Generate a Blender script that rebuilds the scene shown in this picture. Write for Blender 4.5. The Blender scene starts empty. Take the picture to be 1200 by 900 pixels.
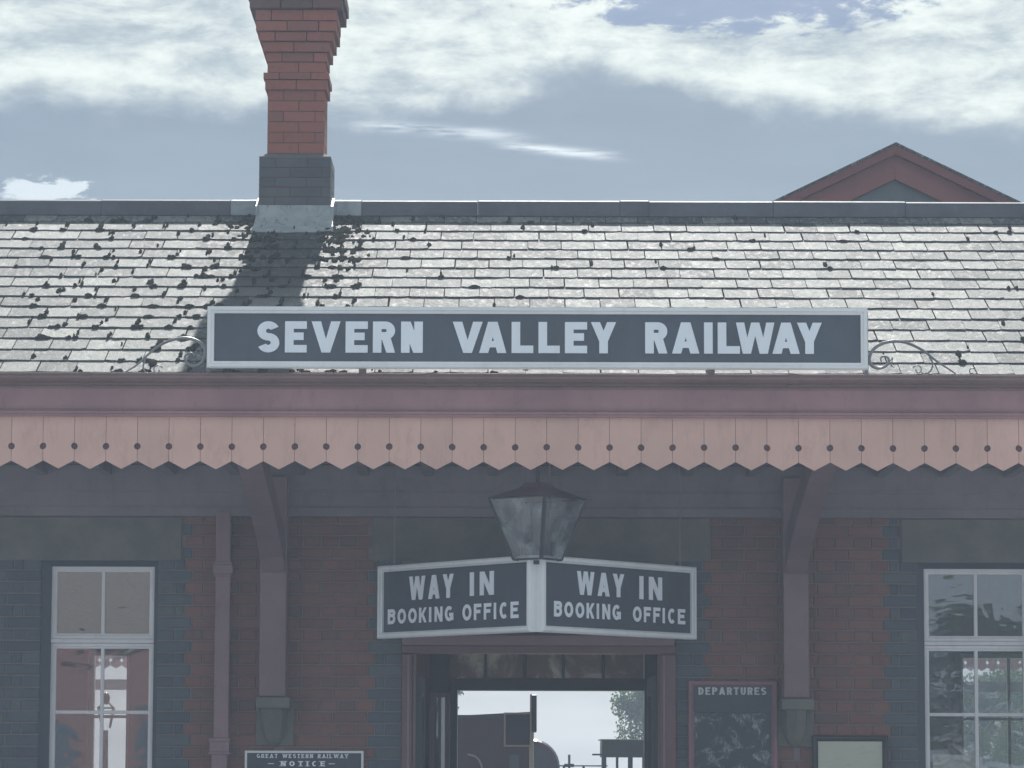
import bpy, math, random
from math import radians, sin, cos, tan, pi, sqrt, atan
from mathutils import Vector, Matrix, noise
from mathutils.geometry import delaunay_2d_cdt
random.seed(7)
scene = bpy.context.scene
col = scene.collection
R = radians

# ------------------------------------------------------------ camera
F = 3982.0
CAM = Vector((0, -22, 1.6))
PITCH = math.atan(450.0 / F)
cd = bpy.data.cameras.new("camera"); cam = bpy.data.objects.new("camera", cd); col.objects.link(cam)
CR = Matrix.Rotation(R(90) + PITCH, 4, 'X') @ Matrix.Rotation(R(0.16), 4, 'Z')
cam.matrix_world = Matrix.Translation(CAM) @ CR
cd.sensor_width = 36; cd.lens = F / 1200 * 36; cd.clip_start = 0.1; cd.clip_end = 2000
scene.camera = cam
scene.render.resolution_x = 1024; scene.render.resolution_y = 768
CR3 = CR.to_3x3(); CRI = CR3.inverted()

# ------------------------------------------------------------ view, world, sun
EXPO = 1.15
SKY = 0.12
GLARE_HAZE = 0.0042
SUN_EL, SUN_AZ = 43.0, 2.3
vs = scene.view_settings
vs.view_transform = 'Standard'; vs.look = 'None'; vs.exposure = EXPO; vs.gamma = 1
vs.use_curve_mapping = False

class NT:
    """tiny helper for writing node maths"""
    def __init__(s, tree): s.t = tree; s.n = tree.nodes; s.l = tree.links
    def node(s, typ, **kw):
        n = s.n.new(typ)
        for k, v in kw.items(): setattr(n, k, v)
        return n
    def put(s, sock, v):
        if v is None: return
        if hasattr(v, 'is_linked') or hasattr(v, 'links'): s.l.new(v, sock)
        elif isinstance(v, (tuple, list)):
            v = tuple(v)
            if len(v) == 3 and len(sock.default_value) == 4: v = v + (1,)
            sock.default_value = v
        else: sock.default_value = v
    def m(s, op, a, b=None, c=None, clamp=False):
        n = s.node('ShaderNodeMath', operation=op); n.use_clamp = clamp
        for i, v in enumerate((a, b, c)):
            if v is not None: s.put(n.inputs[i], v)
        return n.outputs[0]
    def add(s, a, b): return s.m('ADD', a, b)
    def sub(s, a, b): return s.m('SUBTRACT', a, b)
    def mul(s, a, b): return s.m('MULTIPLY', a, b)
    def div(s, a, b): return s.m('DIVIDE', a, b)
    def smooth(s, v, lo, hi, a=0.0, b=1.0):
        n = s.node('ShaderNodeMapRange', interpolation_type='SMOOTHSTEP')
        s.put(n.inputs[0], v); n.inputs[1].default_value = lo; n.inputs[2].default_value = hi
        n.inputs[3].default_value = a; n.inputs[4].default_value = b
        return n.outputs[0]
    def noise(s, vec, scale, detail=4, rough=0.55, dist=0.0, out=0):
        n = s.node('ShaderNodeTexNoise'); s.put(n.inputs['Vector'], vec)
        n.inputs['Scale'].default_value = scale; n.inputs['Detail'].default_value = detail
        n.inputs['Roughness'].default_value = rough; n.inputs['Distortion'].default_value = dist
        return n.outputs[out]
    def mix(s, f, a, b, mode='MIX'):
        n = s.node('ShaderNodeMix', data_type='RGBA', blend_type=mode)
        s.put(n.inputs[0], f); s.put(n.inputs[6], a); s.put(n.inputs[7], b)
        return n.outputs[2]
    def mapping(s, vec, scale=(1, 1, 1), loc=(0, 0, 0), rot=(0, 0, 0)):
        n = s.node('ShaderNodeMapping'); s.put(n.inputs[0], vec)
        n.inputs['Scale'].default_value = scale; n.inputs['Location'].default_value = loc
        n.inputs['Rotation'].default_value = rot
        return n.outputs[0]

world = bpy.data.worlds.new("World"); scene.world = world; world.use_nodes = True
w = NT(world.node_tree); w.n.clear()
sky = w.node('ShaderNodeTexSky', sky_type='NISHITA')
sky.sun_disc = False; sky.sun_elevation = R(SUN_EL); sky.sun_rotation = R(SUN_AZ)
sky.air_density = 1.0; sky.dust_density = 1.5
tc = w.node('ShaderNodeTexCoord')
sp = w.node('ShaderNodeSeparateXYZ'); w.l.new(tc.outputs['Generated'], sp.inputs[0])
el = w.mul(w.m('ARCSINE', sp.outputs[2]), 57.2958)
az = w.mul(w.m('ARCTAN2', sp.outputs[0], sp.outputs[1]), 57.2958)
cv = w.node('ShaderNodeCombineXYZ'); w.put(cv.inputs[0], w.mul(az, 0.6)); w.put(cv.inputs[1], el)
P = cv.outputs[0]
n1 = w.noise(P, 0.95, 9, 0.60, 0.15)
n2 = w.noise(w.mapping(P, (0.7, 1.1, 1), (31, 7, 0)), 1.1, 9, 0.62, 0.3)
n3 = w.noise(w.mapping(P, (0.05, 0.07, 1), (5, 2, 3)), 1.0, 6, 0.55)
n6 = w.noise(w.mapping(P, (1, 1.3, 1), (9, 4, 1)), 3.2, 8, 0.62, 0.4)
n5 = w.noise(w.mapping(P, (0.35, 1.0, 1), (3, 19, 0)), 1.3, 6, 0.55)
k = SKY * 2 ** EXPO
def C(r, g, b): return (r / k, g / k, b / k)
def gauss(v, c, s): return w.m('EXPONENT', w.mul(w.m('POWER', w.m('ABSOLUTE', w.div(w.sub(v, c), s)), 2.0), -1.0))
# lower edge of the cumulus bank
edge = w.add(w.add(11.05, w.mul(gauss(az, 1.6, 1.7), 0.62)), w.mul(gauss(az, 8.6, 2.6), -0.35))
d_bank = w.sub(w.add(el, w.mul(w.sub(n1, 0.5), 1.5)), edge)
bank = w.smooth(d_bank, -0.30, 0.42)
# broken blue holes above the bank (one shows at the top right of the photograph)
hx = w.div(w.sub(az, 4.0), 3.7); hy = w.div(w.sub(el, 12.95), 0.50)
hr = w.add(w.add(w.m('SQRT', w.add(w.mul(hx, hx), w.mul(hy, hy))), w.mul(w.sub(n2, 0.5), 3.0)), w.mul(w.sub(n6, 0.5), 1.6))
hole1 = w.smooth(hr, 0.72, 1.10, 1, 0)
hole2 = w.mul(w.smooth(n3, 0.50, 0.62), w.smooth(el, 13.5, 17))
hole = w.m('MAXIMUM', hole1, hole2)
shade = w.smooth(w.add(w.mul(n2, 0.82), w.mul(n6, 0.18)), 0.34, 0.62)
top_c = w.mix(shade, C(0.27, 0.345, 0.38), C(0.80, 0.86, 0.78))
low_g = w.smooth(el, 0.5, 11.0)
low_c = w.mix(low_g, C(0.62, 0.72, 0.80), C(0.09, 0.155, 0.225))
low_c = w.mix(w.mul(w.smooth(n5, 0.30, 0.75), 0.38), low_c, C(0.18, 0.26, 0.335))
cl = w.mix(bank, low_c, top_c)
def wisp(x, e, sx, sy, slope, amt, cl):
    a = w.sub(az, x); b = w.sub(w.sub(el, e), w.mul(a, slope))
    b = w.add(b, w.mul(w.sub(n5, 0.5), 0.25))
    g = w.mul(w.m('EXPONENT', w.mul(w.m('POWER', w.m('ABSOLUTE', w.div(a, sx)), 4.0), -1.0)),
              w.m('EXPONENT', w.mul(w.m('POWER', w.m('ABSOLUTE', w.div(b, sy)), 2.0), -1.0)))
    g = w.mul(g, w.smooth(w.noise(w.mapping(P, (1.2, 7, 1), (1, 2, 0), (0, 0, 0.10)), 1.0, 5, 0.6), 0.34, 0.58))
    return w.mix(w.mul(g, amt), cl, C(0.78, 0.85, 0.88))
cl = wisp(-1.25, 10.72, 1.35, 0.085, -0.07, 0.75, cl)
cl = wisp(0.8, 10.38, 0.95, 0.075, -0.10, 0.95, cl)
# one small cumulus low on the left
qx = w.div(w.sub(az, -8.0), 0.75); qy = w.div(w.sub(el, 9.60), 0.22)
qr = w.add(w.m('SQRT', w.add(w.mul(qx, qx), w.mul(qy, qy))), w.mul(w.sub(n6, 0.5), 3.4))
cl = w.mix(w.smooth(qr, 0.7, 1.1, 0.9, 0), cl, C(0.66, 0.74, 0.78))
cl = w.mix(w.mul(hole, 0.9), cl, C(0.09, 0.165, 0.32))
final = w.mix(0.90, sky.outputs[0], cl)
bg = w.node('ShaderNodeBackground'); bg.inputs[1].default_value = SKY
w.put(bg.inputs[0], final)
wo = w.node('ShaderNodeOutputWorld'); w.l.new(bg.outputs[0], wo.inputs[0])

ld = bpy.data.lights.new("sun", 'SUN'); ld.energy = 4.0; ld.angle = R(0.55); ld.color = (1.0, 0.975, 0.93)
sun = bpy.data.objects.new("sun", ld); col.objects.link(sun)
sd = Vector((sin(R(SUN_AZ)) * cos(R(SUN_EL)), cos(R(SUN_AZ)) * cos(R(SUN_EL)), sin(R(SUN_EL))))
sun.rotation_euler = (-sd).to_track_quat('-Z', 'Y').to_euler(); sun.location = (3, 30, 30)

# ------------------------------------------------------------ helpers
def ray(px, py): return CR3 @ Vector((px - 600, 450 - py, -F))
def W(px, py, Y):
    d = ray(px, py); t = (Y - CAM.y) / d.y
    return CAM + d * t
def Z(py, Y, px=600): return W(px, py, Y).z
def X(px, Y, py=700): return W(px, py, Y).x
def onplane(px, py, p0, n):
    d = ray(px, py); t = (p0 - CAM).dot(n) / d.dot(n)
    return CAM + d * t
def proj(p):
    q = CRI @ (Vector(p) - CAM)
    return 600 + q.x * F / -q.z, 450 - q.y * F / -q.z

class MB:
    def __init__(s): s.v = []; s.f = []
    def quad(s, *pts):
        i = len(s.v); s.v += [tuple(p) for p in pts]; s.f.append(tuple(range(i, i + len(pts)))); return s
    def raw(s, v, f):
        i = len(s.v); s.v += [tuple(p) for p in v]; s.f += [tuple(a + i for a in q) for q in f]; return s
    def box(s, x0, x1, y0, y1, z0, z1, M=None):
        if x0 > x1: x0, x1 = x1, x0
        if y0 > y1: y0, y1 = y1, y0
        if z0 > z1: z0, z1 = z1, z0
        v = [Vector(p) for p in ((x0,y0,z0),(x1,y0,z0),(x1,y1,z0),(x0,y1,z0),(x0,y0,z1),(x1,y0,z1),(x1,y1,z1),(x0,y1,z1))]
        if M is not None: v = [M @ p for p in v]
        return s.raw(v, [(0,3,2,1),(4,5,6,7),(0,1,5,4),(1,2,6,5),(2,3,7,6),(3,0,4,7)])
    def extx(s, prof, x0, x1):
        """profile of (y,z) points, counter-clockwise seen from +X, swept along X"""
        n = len(prof)
        v = [(x0, y, z) for y, z in prof] + [(x1, y, z) for y, z in prof]
        f = [(i, i + n, (i + 1) % n + n, (i + 1) % n) for i in range(n)] + [tuple(range(n)), tuple(range(2 * n - 1, n - 1, -1))]
        return s.raw(v, f)
    def prism(s, poly, M, t0, t1):
        """2D polygon (u,v) extruded along local n from t0 to t1"""
        n = len(poly)
        v = [M @ Vector((a, b, t0)) for a, b in poly] + [M @ Vector((a, b, t1)) for a, b in poly]
        f = [(i, (i + 1) % n, (i + 1) % n + n, i + n) for i in range(n)] + [tuple(range(n - 1, -1, -1)), tuple(range(n, 2 * n))]
        return s.raw(v, f)
    def frame(s, M, u0, v0, u1, v1, prof):
        """picture-frame sweep; profile = (inset, height) points from outside in"""
        loops = [[M @ Vector(p) for p in ((u0+d, v0+d, h), (u1-d, v0+d, h), (u1-d, v1-d, h), (u0+d, v1-d, h))] for d, h in prof]
        n = len(prof); v = [p for l in loops for p in l]; f = []
        for a in range(n):
            b = (a + 1) % n
            for i in range(4):
                j = (i + 1) % 4
                f.append((a*4+i, a*4+j, b*4+j, b*4+i))
        return s.raw(v, f)
    def tube(s, pts, r, n=8, cap=True):
        pts = [Vector(p) for p in pts]; rr = r if isinstance(r, (list, tuple)) else [r] * len(pts)
        base = len(s.v); prev = None
        for i, p in enumerate(pts):
            d = (pts[min(i+1, len(pts)-1)] - pts[max(i-1, 0)]).normalized()
            if prev is None: a = d.orthogonal().normalized()
            else: a = (prev - d * prev.dot(d)).normalized()
            prev = a; b = d.cross(a)
            for k in range(n):
                t = 2 * pi * k / n
                s.v.append(tuple(p + (a * cos(t) + b * sin(t)) * rr[i]))
        for i in range(len(pts) - 1):
            for k in range(n):
                q = (k + 1) % n
                s.f.append((base+i*n+k, base+i*n+q, base+(i+1)*n+q, base+(i+1)*n+k))
        if cap:
            s.f.append(tuple(base + k for k in range(n-1, -1, -1)))
            s.f.append(tuple(base + (len(pts)-1)*n + k for k in range(n)))
        return s
    def blob(s, c, rx, ry, rz, M=None, rough=0.3, n=6, m=4):
        c = Vector(c); base = len(s.v); sd_ = random.random() * 99
        def P(a, b):
            d = Vector((cos(a)*cos(b), sin(a)*cos(b), sin(b)))
            k_ = 1 + rough * noise.noise(d * 1.6 + Vector((sd_, 0, 0))) * 1.6
            q = Vector((d.x*rx*k_, d.y*ry*k_, d.z*rz*k_))
            return c + (M @ q if M is not None else q)
        s.v.append(tuple(P(0, -pi/2)))
        for i in range(1, m):
            for k_ in range(n): s.v.append(tuple(P(2*pi*k_/n, -pi/2 + pi*i/m)))
        s.v.append(tuple(P(0, pi/2))); top = len(s.v) - 1
        for k_ in range(n):
            q = (k_+1) % n
            s.f.append((base, base+1+q, base+1+k_))
            for i in range(m-2):
                a = base+1+i*n
                s.f.append((a+k_, a+q, a+n+q, a+n+k_))
            a = base+1+(m-2)*n
            s.f.append((a+k_, a+q, top))
        return s
    def mesh(s, name):
        me = bpy.data.meshes.new(name); me.from_pydata(s.v, [], s.f); me.validate(); me.update()
        return me
    def build(s, name, mat, parent=None, bevel=0, smooth=False, label=None, kind=None):
        o = bpy.data.objects.new(name, s.mesh(name)); col.objects.link(o)
        for m_ in (mat if isinstance(mat, (list, tuple)) else [mat]): o.data.materials.append(m_)
        if parent is not None: attach(o, parent)
        if bevel:
            b = o.modifiers.new("bevel", 'BEVEL'); b.width = bevel; b.segments = 2; b.limit_method = 'ANGLE'; b.angle_limit = R(40)
        if smooth:
            for p in o.data.polygons: p.use_smooth = True
        if label: o['label'] = label
        if kind: o['kind'] = kind
        return o

WORLD = {}
def attach(o, parent):
    o.parent = parent
    loc = WORLD.get(parent.name, Vector((0, 0, 0)))
    o.matrix_parent_inverse = Matrix.Translation(loc).inverted()
def empty(name, loc, label, cat, group=None):
    o = bpy.data.objects.new(name, None); col.objects.link(o); o.location = loc; o.empty_display_size = 0.2
    WORLD[o.name] = Vector(loc)
    o['label'] = label; o['category'] = cat
    if group: o['group'] = group
    return o
def part_empty(name, loc, parent):
    o = bpy.data.objects.new(name, None); col.objects.link(o); o.location = loc
    return o

# facing -Y local frame: u = +X, v = +Z, n = -Y
def face(x, y, z, ang=0.0):
    u = Vector((cos(ang), sin(ang), 0)); v = Vector((0, 0, 1)); n = u.cross(v)
    M = Matrix((u, v, n)).transposed().to_4x4(); M.translation = Vector((x, y, z))
    return M

# ------------------------------------------------------------ materials
def mat(name, build):
    m_ = bpy.data.materials.new(name); m_.use_nodes = True
    t = NT(m_.node_tree); t.n.clear()
    out = t.node('ShaderNodeOutputMaterial'); sh = build(t)
    t.l.new(sh, out.inputs[0]); return m_
def pbsdf(t, color, rough=0.6, spec=0.5, metal=0.0, bump=None, bstr=0.3, bdist=0.01, **kw):
    p = t.node('ShaderNodeBsdfPrincipled')
    t.put(p.inputs['Base Color'], color); t.put(p.inputs['Roughness'], rough)
    p.inputs['Specular IOR Level'].default_value = spec; p.inputs['Metallic'].default_value = metal
    if bump is not None:
        b = t.node('ShaderNodeBump'); b.inputs['Strength'].default_value = bstr; b.inputs['Distance'].default_value = bdist
        t.put(b.inputs['Height'], bump); t.l.new(b.outputs[0], p.inputs['Normal'])
    return p.outputs[0]
def pos(t): return t.node('ShaderNodeNewGeometry').outputs['Position']
def rnd(t):
    a = t.node('ShaderNodeObjectInfo').outputs['Random']; b = t.node('ShaderNodeNewGeometry').outputs['Random Per Island']
    return t.m('FRACT', t.add(t.mul(a, 7.31), t.mul(b, 3.77)))
def paint(name, c, rough=0.5, var=0.16, dirt=(0.09, 0.08, 0.08), dirt_amt=0.35, spec=0.4, scale=1.0, pv=0.0):
    def b(t):
        p = pos(t)
        n = t.noise(p, 2.3 * scale, 6, 0.6); d = t.noise(t.mapping(p, (1.5, 1.5, 0.6)), 9 * scale, 8, 0.7)
        f = t.noise(p, 90, 3, 0.6)
        c2 = t.mix(t.smooth(n, 0.3, 0.7), tuple(x * (1 - var) for x in c), tuple(min(1, x * (1 + var)) for x in c))
        if pv: c2 = t.mix(t.mul(t.m('POWER', rnd(t), 2.0), pv), c2, tuple(x * .35 for x in c))
        st = t.noise(t.mapping(p, (22, 22, 1.2)), 1.0, 5, 0.6)
        c2 = t.mix(t.smooth(st, 0.55, 0.8, 0, 0.22), c2, tuple(x * .55 for x in c))
        c3 = t.mix(t.mul(t.smooth(d, 0.48, 0.78), dirt_amt), c2, dirt)
        return pbsdf(t, c3, t.add(rough - 0.08, t.mul(d, 0.16)), spec, bump=t.add(f, t.mul(d, 0.6)), bstr=0.25, bdist=0.002)
    return mat(name, b)
def brickmat(name, a, b_, c_, mott=(0.12, 0.09, 0.08), rough=0.85):
    def b(t):
        r = rnd(t); p = pos(t)
        r2 = t.m('FRACT', t.mul(r, 13.7))
        col_ = t.mix(r, a, b_); col_ = t.mix(t.smooth(r2, 0.72, 0.95), col_, c_)
        n = t.noise(p, 26, 6, 0.65); g = t.noise(p, 3, 5, 0.6); f = t.noise(p, 170, 3, 0.7)
        col_ = t.mix(t.mul(t.smooth(n, 0.48, 0.75), 0.45), col_, mott)
        col_ = t.mix(t.mul(t.smooth(g, 0.5, 0.8), 0.30), col_, (0.22, 0.2, 0.19))
        return pbsdf(t, col_, rough, 0.25, bump=t.add(n, t.mul(f, 0.5)), bstr=0.5, bdist=0.004)
    return mat(name, b)

M = {}
M['brick'] = brickmat('red_brick', (0.235, 0.12, 0.10), (0.19, 0.10, 0.085), (0.16, 0.10, 0.095))
M['blue'] = brickmat('blue_brick', (0.095, 0.118, 0.138), (0.07, 0.09, 0.11), (0.11, 0.125, 0.135), (0.05, 0.05, 0.055), 0.6)
M['chim_red'] = brickmat('chimney_red_brick', (0.31, 0.11, 0.075), (0.27, 0.095, 0.065), (0.23, 0.095, 0.07), (0.12, 0.07, 0.055))
M['chim_blue'] = brickmat('chimney_blue_brick', (0.10, 0.11, 0.12), (0.07, 0.08, 0.09), (0.12, 0.12, 0.12), (0.06, 0.06, 0.055))
M['chim_cap'] = brickmat('chimney_cap_brick', (0.15, 0.075, 0.06), (0.10, 0.065, 0.055), (0.1, 0.08, 0.07), (0.04, 0.04, 0.04))
def mortar(t):
    p = pos(t); n = t.noise(p, 14, 6, 0.6)
    c = t.mix(n, (0.27, 0.23, 0.22), (0.18, 0.155, 0.15))
    return pbsdf(t, c, 0.95, 0.1, bump=t.noise(p, 120, 4, 0.7), bstr=0.5, bdist=0.003)
M['mortar'] = mat('mortar', mortar)
def dmortar(t):
    p = pos(t); return pbsdf(t, t.mix(t.noise(p, 14, 6, 0.6), (0.20, 0.085, 0.065), (0.13, 0.07, 0.055)), 0.95, 0.1)
M['dark_mortar'] = mat('dark_mortar', dmortar)
def stone(t):
    p = pos(t); n = t.noise(p, 3.5, 7, 0.6); g = t.noise(p, 40, 5, 0.65)
    c = t.mix(t.smooth(n, 0.3, 0.7), (0.19, 0.19, 0.165), (0.135, 0.145, 0.135))
    c = t.mix(t.mul(t.smooth(g, 0.5, 0.75), 0.35), c, (0.12, 0.13, 0.11))
    return pbsdf(t, c, 0.9, 0.2, bump=g, bstr=0.4, bdist=0.004)
M['stone'] = mat('lintel_stone', stone)
def slate(t):
    r = rnd(t); p = pos(t)
    m1 = t.noise(t.mapping(p, (1, .45, .45)), 26, 8, 0.75, 0.6); m2 = t.noise(t.mapping(p, (1, .4, .4)), 80, 6, 0.72); m3 = t.noise(p, 1.6, 5, 0.6)
    base = t.mix(r, (0.045, 0.05, 0.052), (0.115, 0.12, 0.12))
    lich = t.smooth(t.add(m1, t.mul(t.sub(r, 0.5), 0.14)), 0.46, 0.60)
    c = t.mix(t.mul(lich, 0.8), base, (0.25, 0.27, 0.25))
    c = t.mix(t.smooth(m2, 0.56, 0.68, 0, 0.85), c, (0.05, 0.052, 0.05))
    c = t.mix(t.smooth(m2, 0.39, 0.31, 0, 0.7), c, (0.50, 0.51, 0.48))
    c = t.mix(t.mul(t.smooth(t.noise(p, 9, 5, 0.6), 0.62, 0.72), 0.5), c, (0.22, 0.19, 0.11))
    # weather-blackened area round the stack
    s_ = t.node('ShaderNodeSeparateXYZ'); t.put(s_.inputs[0], p)
    dx = t.m('ABSOLUTE', t.sub(s_.outputs[0], -1.45))
    near = t.mul(t.smooth(t.add(dx, t.mul(t.sub(m3, 0.5), 1.2)), 0.30, 0.62, 1, 0), t.smooth(s_.outputs[2], 4.35, 4.9))
    c = t.mix(t.mul(near, t.smooth(m1, 0.38, 0.5)), c, (0.04, 0.045, 0.04))
    h = t.add(t.mul(m1, 1.0), t.mul(m2, 0.55))
    return pbsdf(t, c, t.smooth(m1, 0.3, 0.7, 0.6, 0.85), 0.16, bump=h, bstr=1.0, bdist=0.009)
M['slate'] = mat('weathered_slate', slate)
def moss(t):
    p = pos(t); n = t.noise(p, 60, 5, 0.7)
    return pbsdf(t, t.mix(n, (0.012, 0.014, 0.009), (0.045, 0.044, 0.028)), 1.0, 0.0, bump=n, bstr=0.8, bdist=0.006)
M['moss'] = mat('dark_moss', moss)
def lead(t):
    p = pos(t); n = t.noise(p, 7, 7, 0.65, 0.5); g = t.noise(t.mapping(p, (1, 1, 0.3)), 22, 6, 0.6)
    c = t.mix(t.smooth(n, 0.35, 0.65), (0.24, 0.28, 0.31), (0.36, 0.39, 0.40))
    c = t.mix(t.mul(t.smooth(g, 0.55, 0.68), 0.7), c, (0.10, 0.11, 0.12))
    return pbsdf(t, c, 0.5, 0.5, 0.15, bump=n, bstr=0.6, bdist=0.01)
M['lead'] = mat('lead_flashing', lead)
M['ridge'] = paint('blue_black_ridge', (0.075, 0.085, 0.105), 0.55, 0.25, (0.2, 0.2, 0.19), 0.3)
M['fascia'] = paint('maroon_fascia_paint', (0.32, 0.175, 0.185), 0.5, 0.12, (0.12, 0.07, 0.07), 0.3)
M['gutter'] = paint('brown_gutter_paint', (0.20, 0.125, 0.12), 0.4, 0.12, (0.08, 0.07, 0.06), 0.45)
M['valance'] = paint('stone_pink_paint', (0.68, 0.43, 0.37), 0.55, 0.05, (0.26, 0.16, 0.14), 0.28, pv=0.16)
M['maroon'] = paint('dark_maroon_paint', (0.15, 0.075, 0.085), 0.45, 0.15)
M['pipe'] = paint('mauve_brown_paint', (0.25, 0.16, 0.18), 0.45, 0.1)
M['bracket'] = paint('bracket_paint', (0.21, 0.14, 0.155), 0.5, 0.12)
M['soffit'] = paint('soffit_paint', (0.20, 0.175, 0.195), 0.6, 0.15)
M['white'] = paint('white_paint', (0.78, 0.80, 0.82), 0.4, 0.05, (0.35, 0.34, 0.33), 0.18)
M['letter'] = paint('white_letter_enamel', (0.82, 0.87, 0.95), 0.3, 0.03, (0.4, 0.4, 0.4), 0.12)
M['panel'] = paint('slate_blue_enamel', (0.055, 0.075, 0.10), 0.4, 0.15, (0.10, 0.11, 0.12), 0.3)
M['panel_dark'] = paint('navy_enamel', (0.04, 0.052, 0.075), 0.4, 0.15, (0.08, 0.09, 0.1), 0.3)
M['sash'] = paint('sash_white_paint', (0.78, 0.76, 0.79), 0.4, 0.05, (0.3, 0.28, 0.28), 0.2)
M['iron'] = paint('wrought_iron', (0.16, 0.17, 0.18), 0.45, 0.2, (0.16, 0.12, 0.1), 0.3, 0.5)
M['black'] = paint('black_paint', (0.025, 0.027, 0.032), 0.4, 0.2, (0.06, 0.055, 0.05), 0.4)
M['wallred'] = paint('dusty_red_wall', (0.40, 0.15, 0.145), 0.7, 0.08)
M['wallgreen'] = paint('dark_green_dado', (0.06, 0.075, 0.07), 0.6, 0.15)
M['ceiling'] = paint('brown_ceiling', (0.30, 0.25, 0.24), 0.7, 0.2)
M['floor'] = paint('tile_floor', (0.22, 0.19, 0.17), 0.5, 0.15)
M['frame_gold'] = paint('buff_frame_paint', (0.36, 0.34, 0.31), 0.5, 0.1)
M['loco_red'] = paint('maroon_body_paint', (0.035, 0.016, 0.022), 0.4, 0.15, (0.05, 0.04, 0.04), 0.4)
def glassmat(refl, tint, wav=0.4, dirt=0.025):
    def b(t):
        p = pos(t)
        tr = t.node('ShaderNodeBsdfTransparent'); t.put(tr.inputs[0], tint)
        gl = t.node('ShaderNodeBsdfGlossy'); gl.inputs['Roughness'].default_value = 0.015
        gl.inputs['Color'].default_value = (0.95, 0.97, 1, 1)
        bu = t.node('ShaderNodeBump'); bu.inputs['Strength'].default_value = wav; bu.inputs['Distance'].default_value = 0.01
        t.put(bu.inputs['Height'], t.noise(t.mapping(p, (1, 1, 1.6)), 3.2, 2, 0.5, 0.4)); t.l.new(bu.outputs[0], gl.inputs['Normal'])
        fr = t.node('ShaderNodeFresnel'); fr.inputs[0].default_value = 1.5
        fac = t.add(t.mul(fr.outputs[0], 1.0), refl)
        mx = t.node('ShaderNodeMixShader'); t.put(mx.inputs[0], t.m('MINIMUM', fac, 1.0))
        t.l.new(tr.outputs[0], mx.inputs[1]); t.l.new(gl.outputs[0], mx.inputs[2])
        df = t.node('ShaderNodeBsdfDiffuse'); df.inputs[0].default_value = (0.45, 0.5, 0.52, 1)
        m2 = t.node('ShaderNodeMixShader'); t.put(m2.inputs[0], t.mul(t.smooth(t.noise(p, 6, 6, 0.6), 0.35, 0.8), dirt * 2))
        t.l.new(mx.outputs[0], m2.inputs[1]); t.l.new(df.outputs[0], m2.inputs[2])
        return m2.outputs[0]
    return b
M['glass'] = mat('window_glass', glassmat(0.075, (0.95, 0.96, 0.96), 0.12, 0.012))
def obsc(t):
    p = pos(t); a = t.node('ShaderNodeBsdfTranslucent'); t.put(a.inputs[0], t.mix(t.smooth(t.noise(p, 2.2, 5, 0.65, 1.5), 0.45, 0.62), (0.42, 0.34, 0.31), (0.85, 0.80, 0.76)))
    n = t.noise(p, 5, 5, 0.6, 1.0)
    b_ = pbsdf(t, t.mix(t.smooth(n, 0.45, 0.75), (0.30, 0.26, 0.25), (0.48, 0.44, 0.42)), 0.3, 0.5)
    mx = t.node('ShaderNodeMixShader'); mx.inputs[0].default_value = 0.8
    t.l.new(b_, mx.inputs[1]); t.l.new(a.outputs[0], mx.inputs[2]); return mx.outputs[0]
M['obscure'] = mat('obscured_brown_glass', obsc)
M['wall_sky_reflect'] = paint('sky_reflection_wall', (0.17, 0.21, 0.25), 0.7, 0.1)  # blue-grey colour stands in for sky reflected in the right window panes
M['lamp_glass'] = mat('grimy_lamp_glass', glassmat(0.02, (0.80, 0.86, 0.90), 0.05, 0.30))
def asphalt(t):
    p = pos(t); n = t.noise(p, 60, 5, 0.7); g = t.noise(p, 0.4, 5, 0.6)
    return pbsdf(t, t.mix(g, t.mix(n, (0.045, 0.045, 0.047), (0.10, 0.10, 0.10)), (0.12, 0.115, 0.11)), 0.9, 0.3, bump=n, bstr=0.6, bdist=0.01)
M['asphalt'] = mat('asphalt', asphalt)
def bounce_paving(t):  # made pale to bounce sunlight up onto the shaded front
    p = pos(t); n = t.noise(p, 18, 5, 0.7)
    return pbsdf(t, t.mix(n, (0.255, 0.26, 0.265), (0.34, 0.345, 0.35)), 0.9, 0.2, bump=n, bstr=0.4, bdist=0.01)
M['bounce_paving'] = mat('pale_bounce_paving', bounce_paving)
def grass(t):
    p = pos(t); n = t.noise(p, 3, 6, 0.7)
    return pbsdf(t, t.mix(n, (0.05, 0.09, 0.03), (0.09, 0.12, 0.045)), 0.95, 0.1, bump=n, bstr=0.6, bdist=0.05)
M['grass'] = mat('grass', grass)
def leaf(t):
    r = rnd(t); c = t.mix(r, (0.035, 0.075, 0.025), (0.10, 0.14, 0.045))
    d = t.node('ShaderNodeBsdfDiffuse'); t.put(d.inputs[0], c)
    e = t.node('ShaderNodeBsdfTranslucent'); t.put(e.inputs[0], t.mix(r, (0.10, 0.17, 0.04), (0.16, 0.22, 0.07)))
    mx = t.node('ShaderNodeMixShader'); mx.inputs[0].default_value = 0.35
    t.l.new(d.outputs[0], mx.inputs[1]); t.l.new(e.outputs[0], mx.inputs[2]); return mx.outputs[0]
M['leaf'] = mat('leaves', leaf)
def bark(t):
    p = pos(t); n = t.noise(t.mapping(p, (1, 1, 0.2)), 30, 6, 0.7)
    return pbsdf(t, t.mix(n, (0.06, 0.05, 0.04), (0.13, 0.11, 0.09)), 0.95, 0.1, bump=n, bstr=0.8, bdist=0.02)
M['bark'] = mat('bark', bark)
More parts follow.
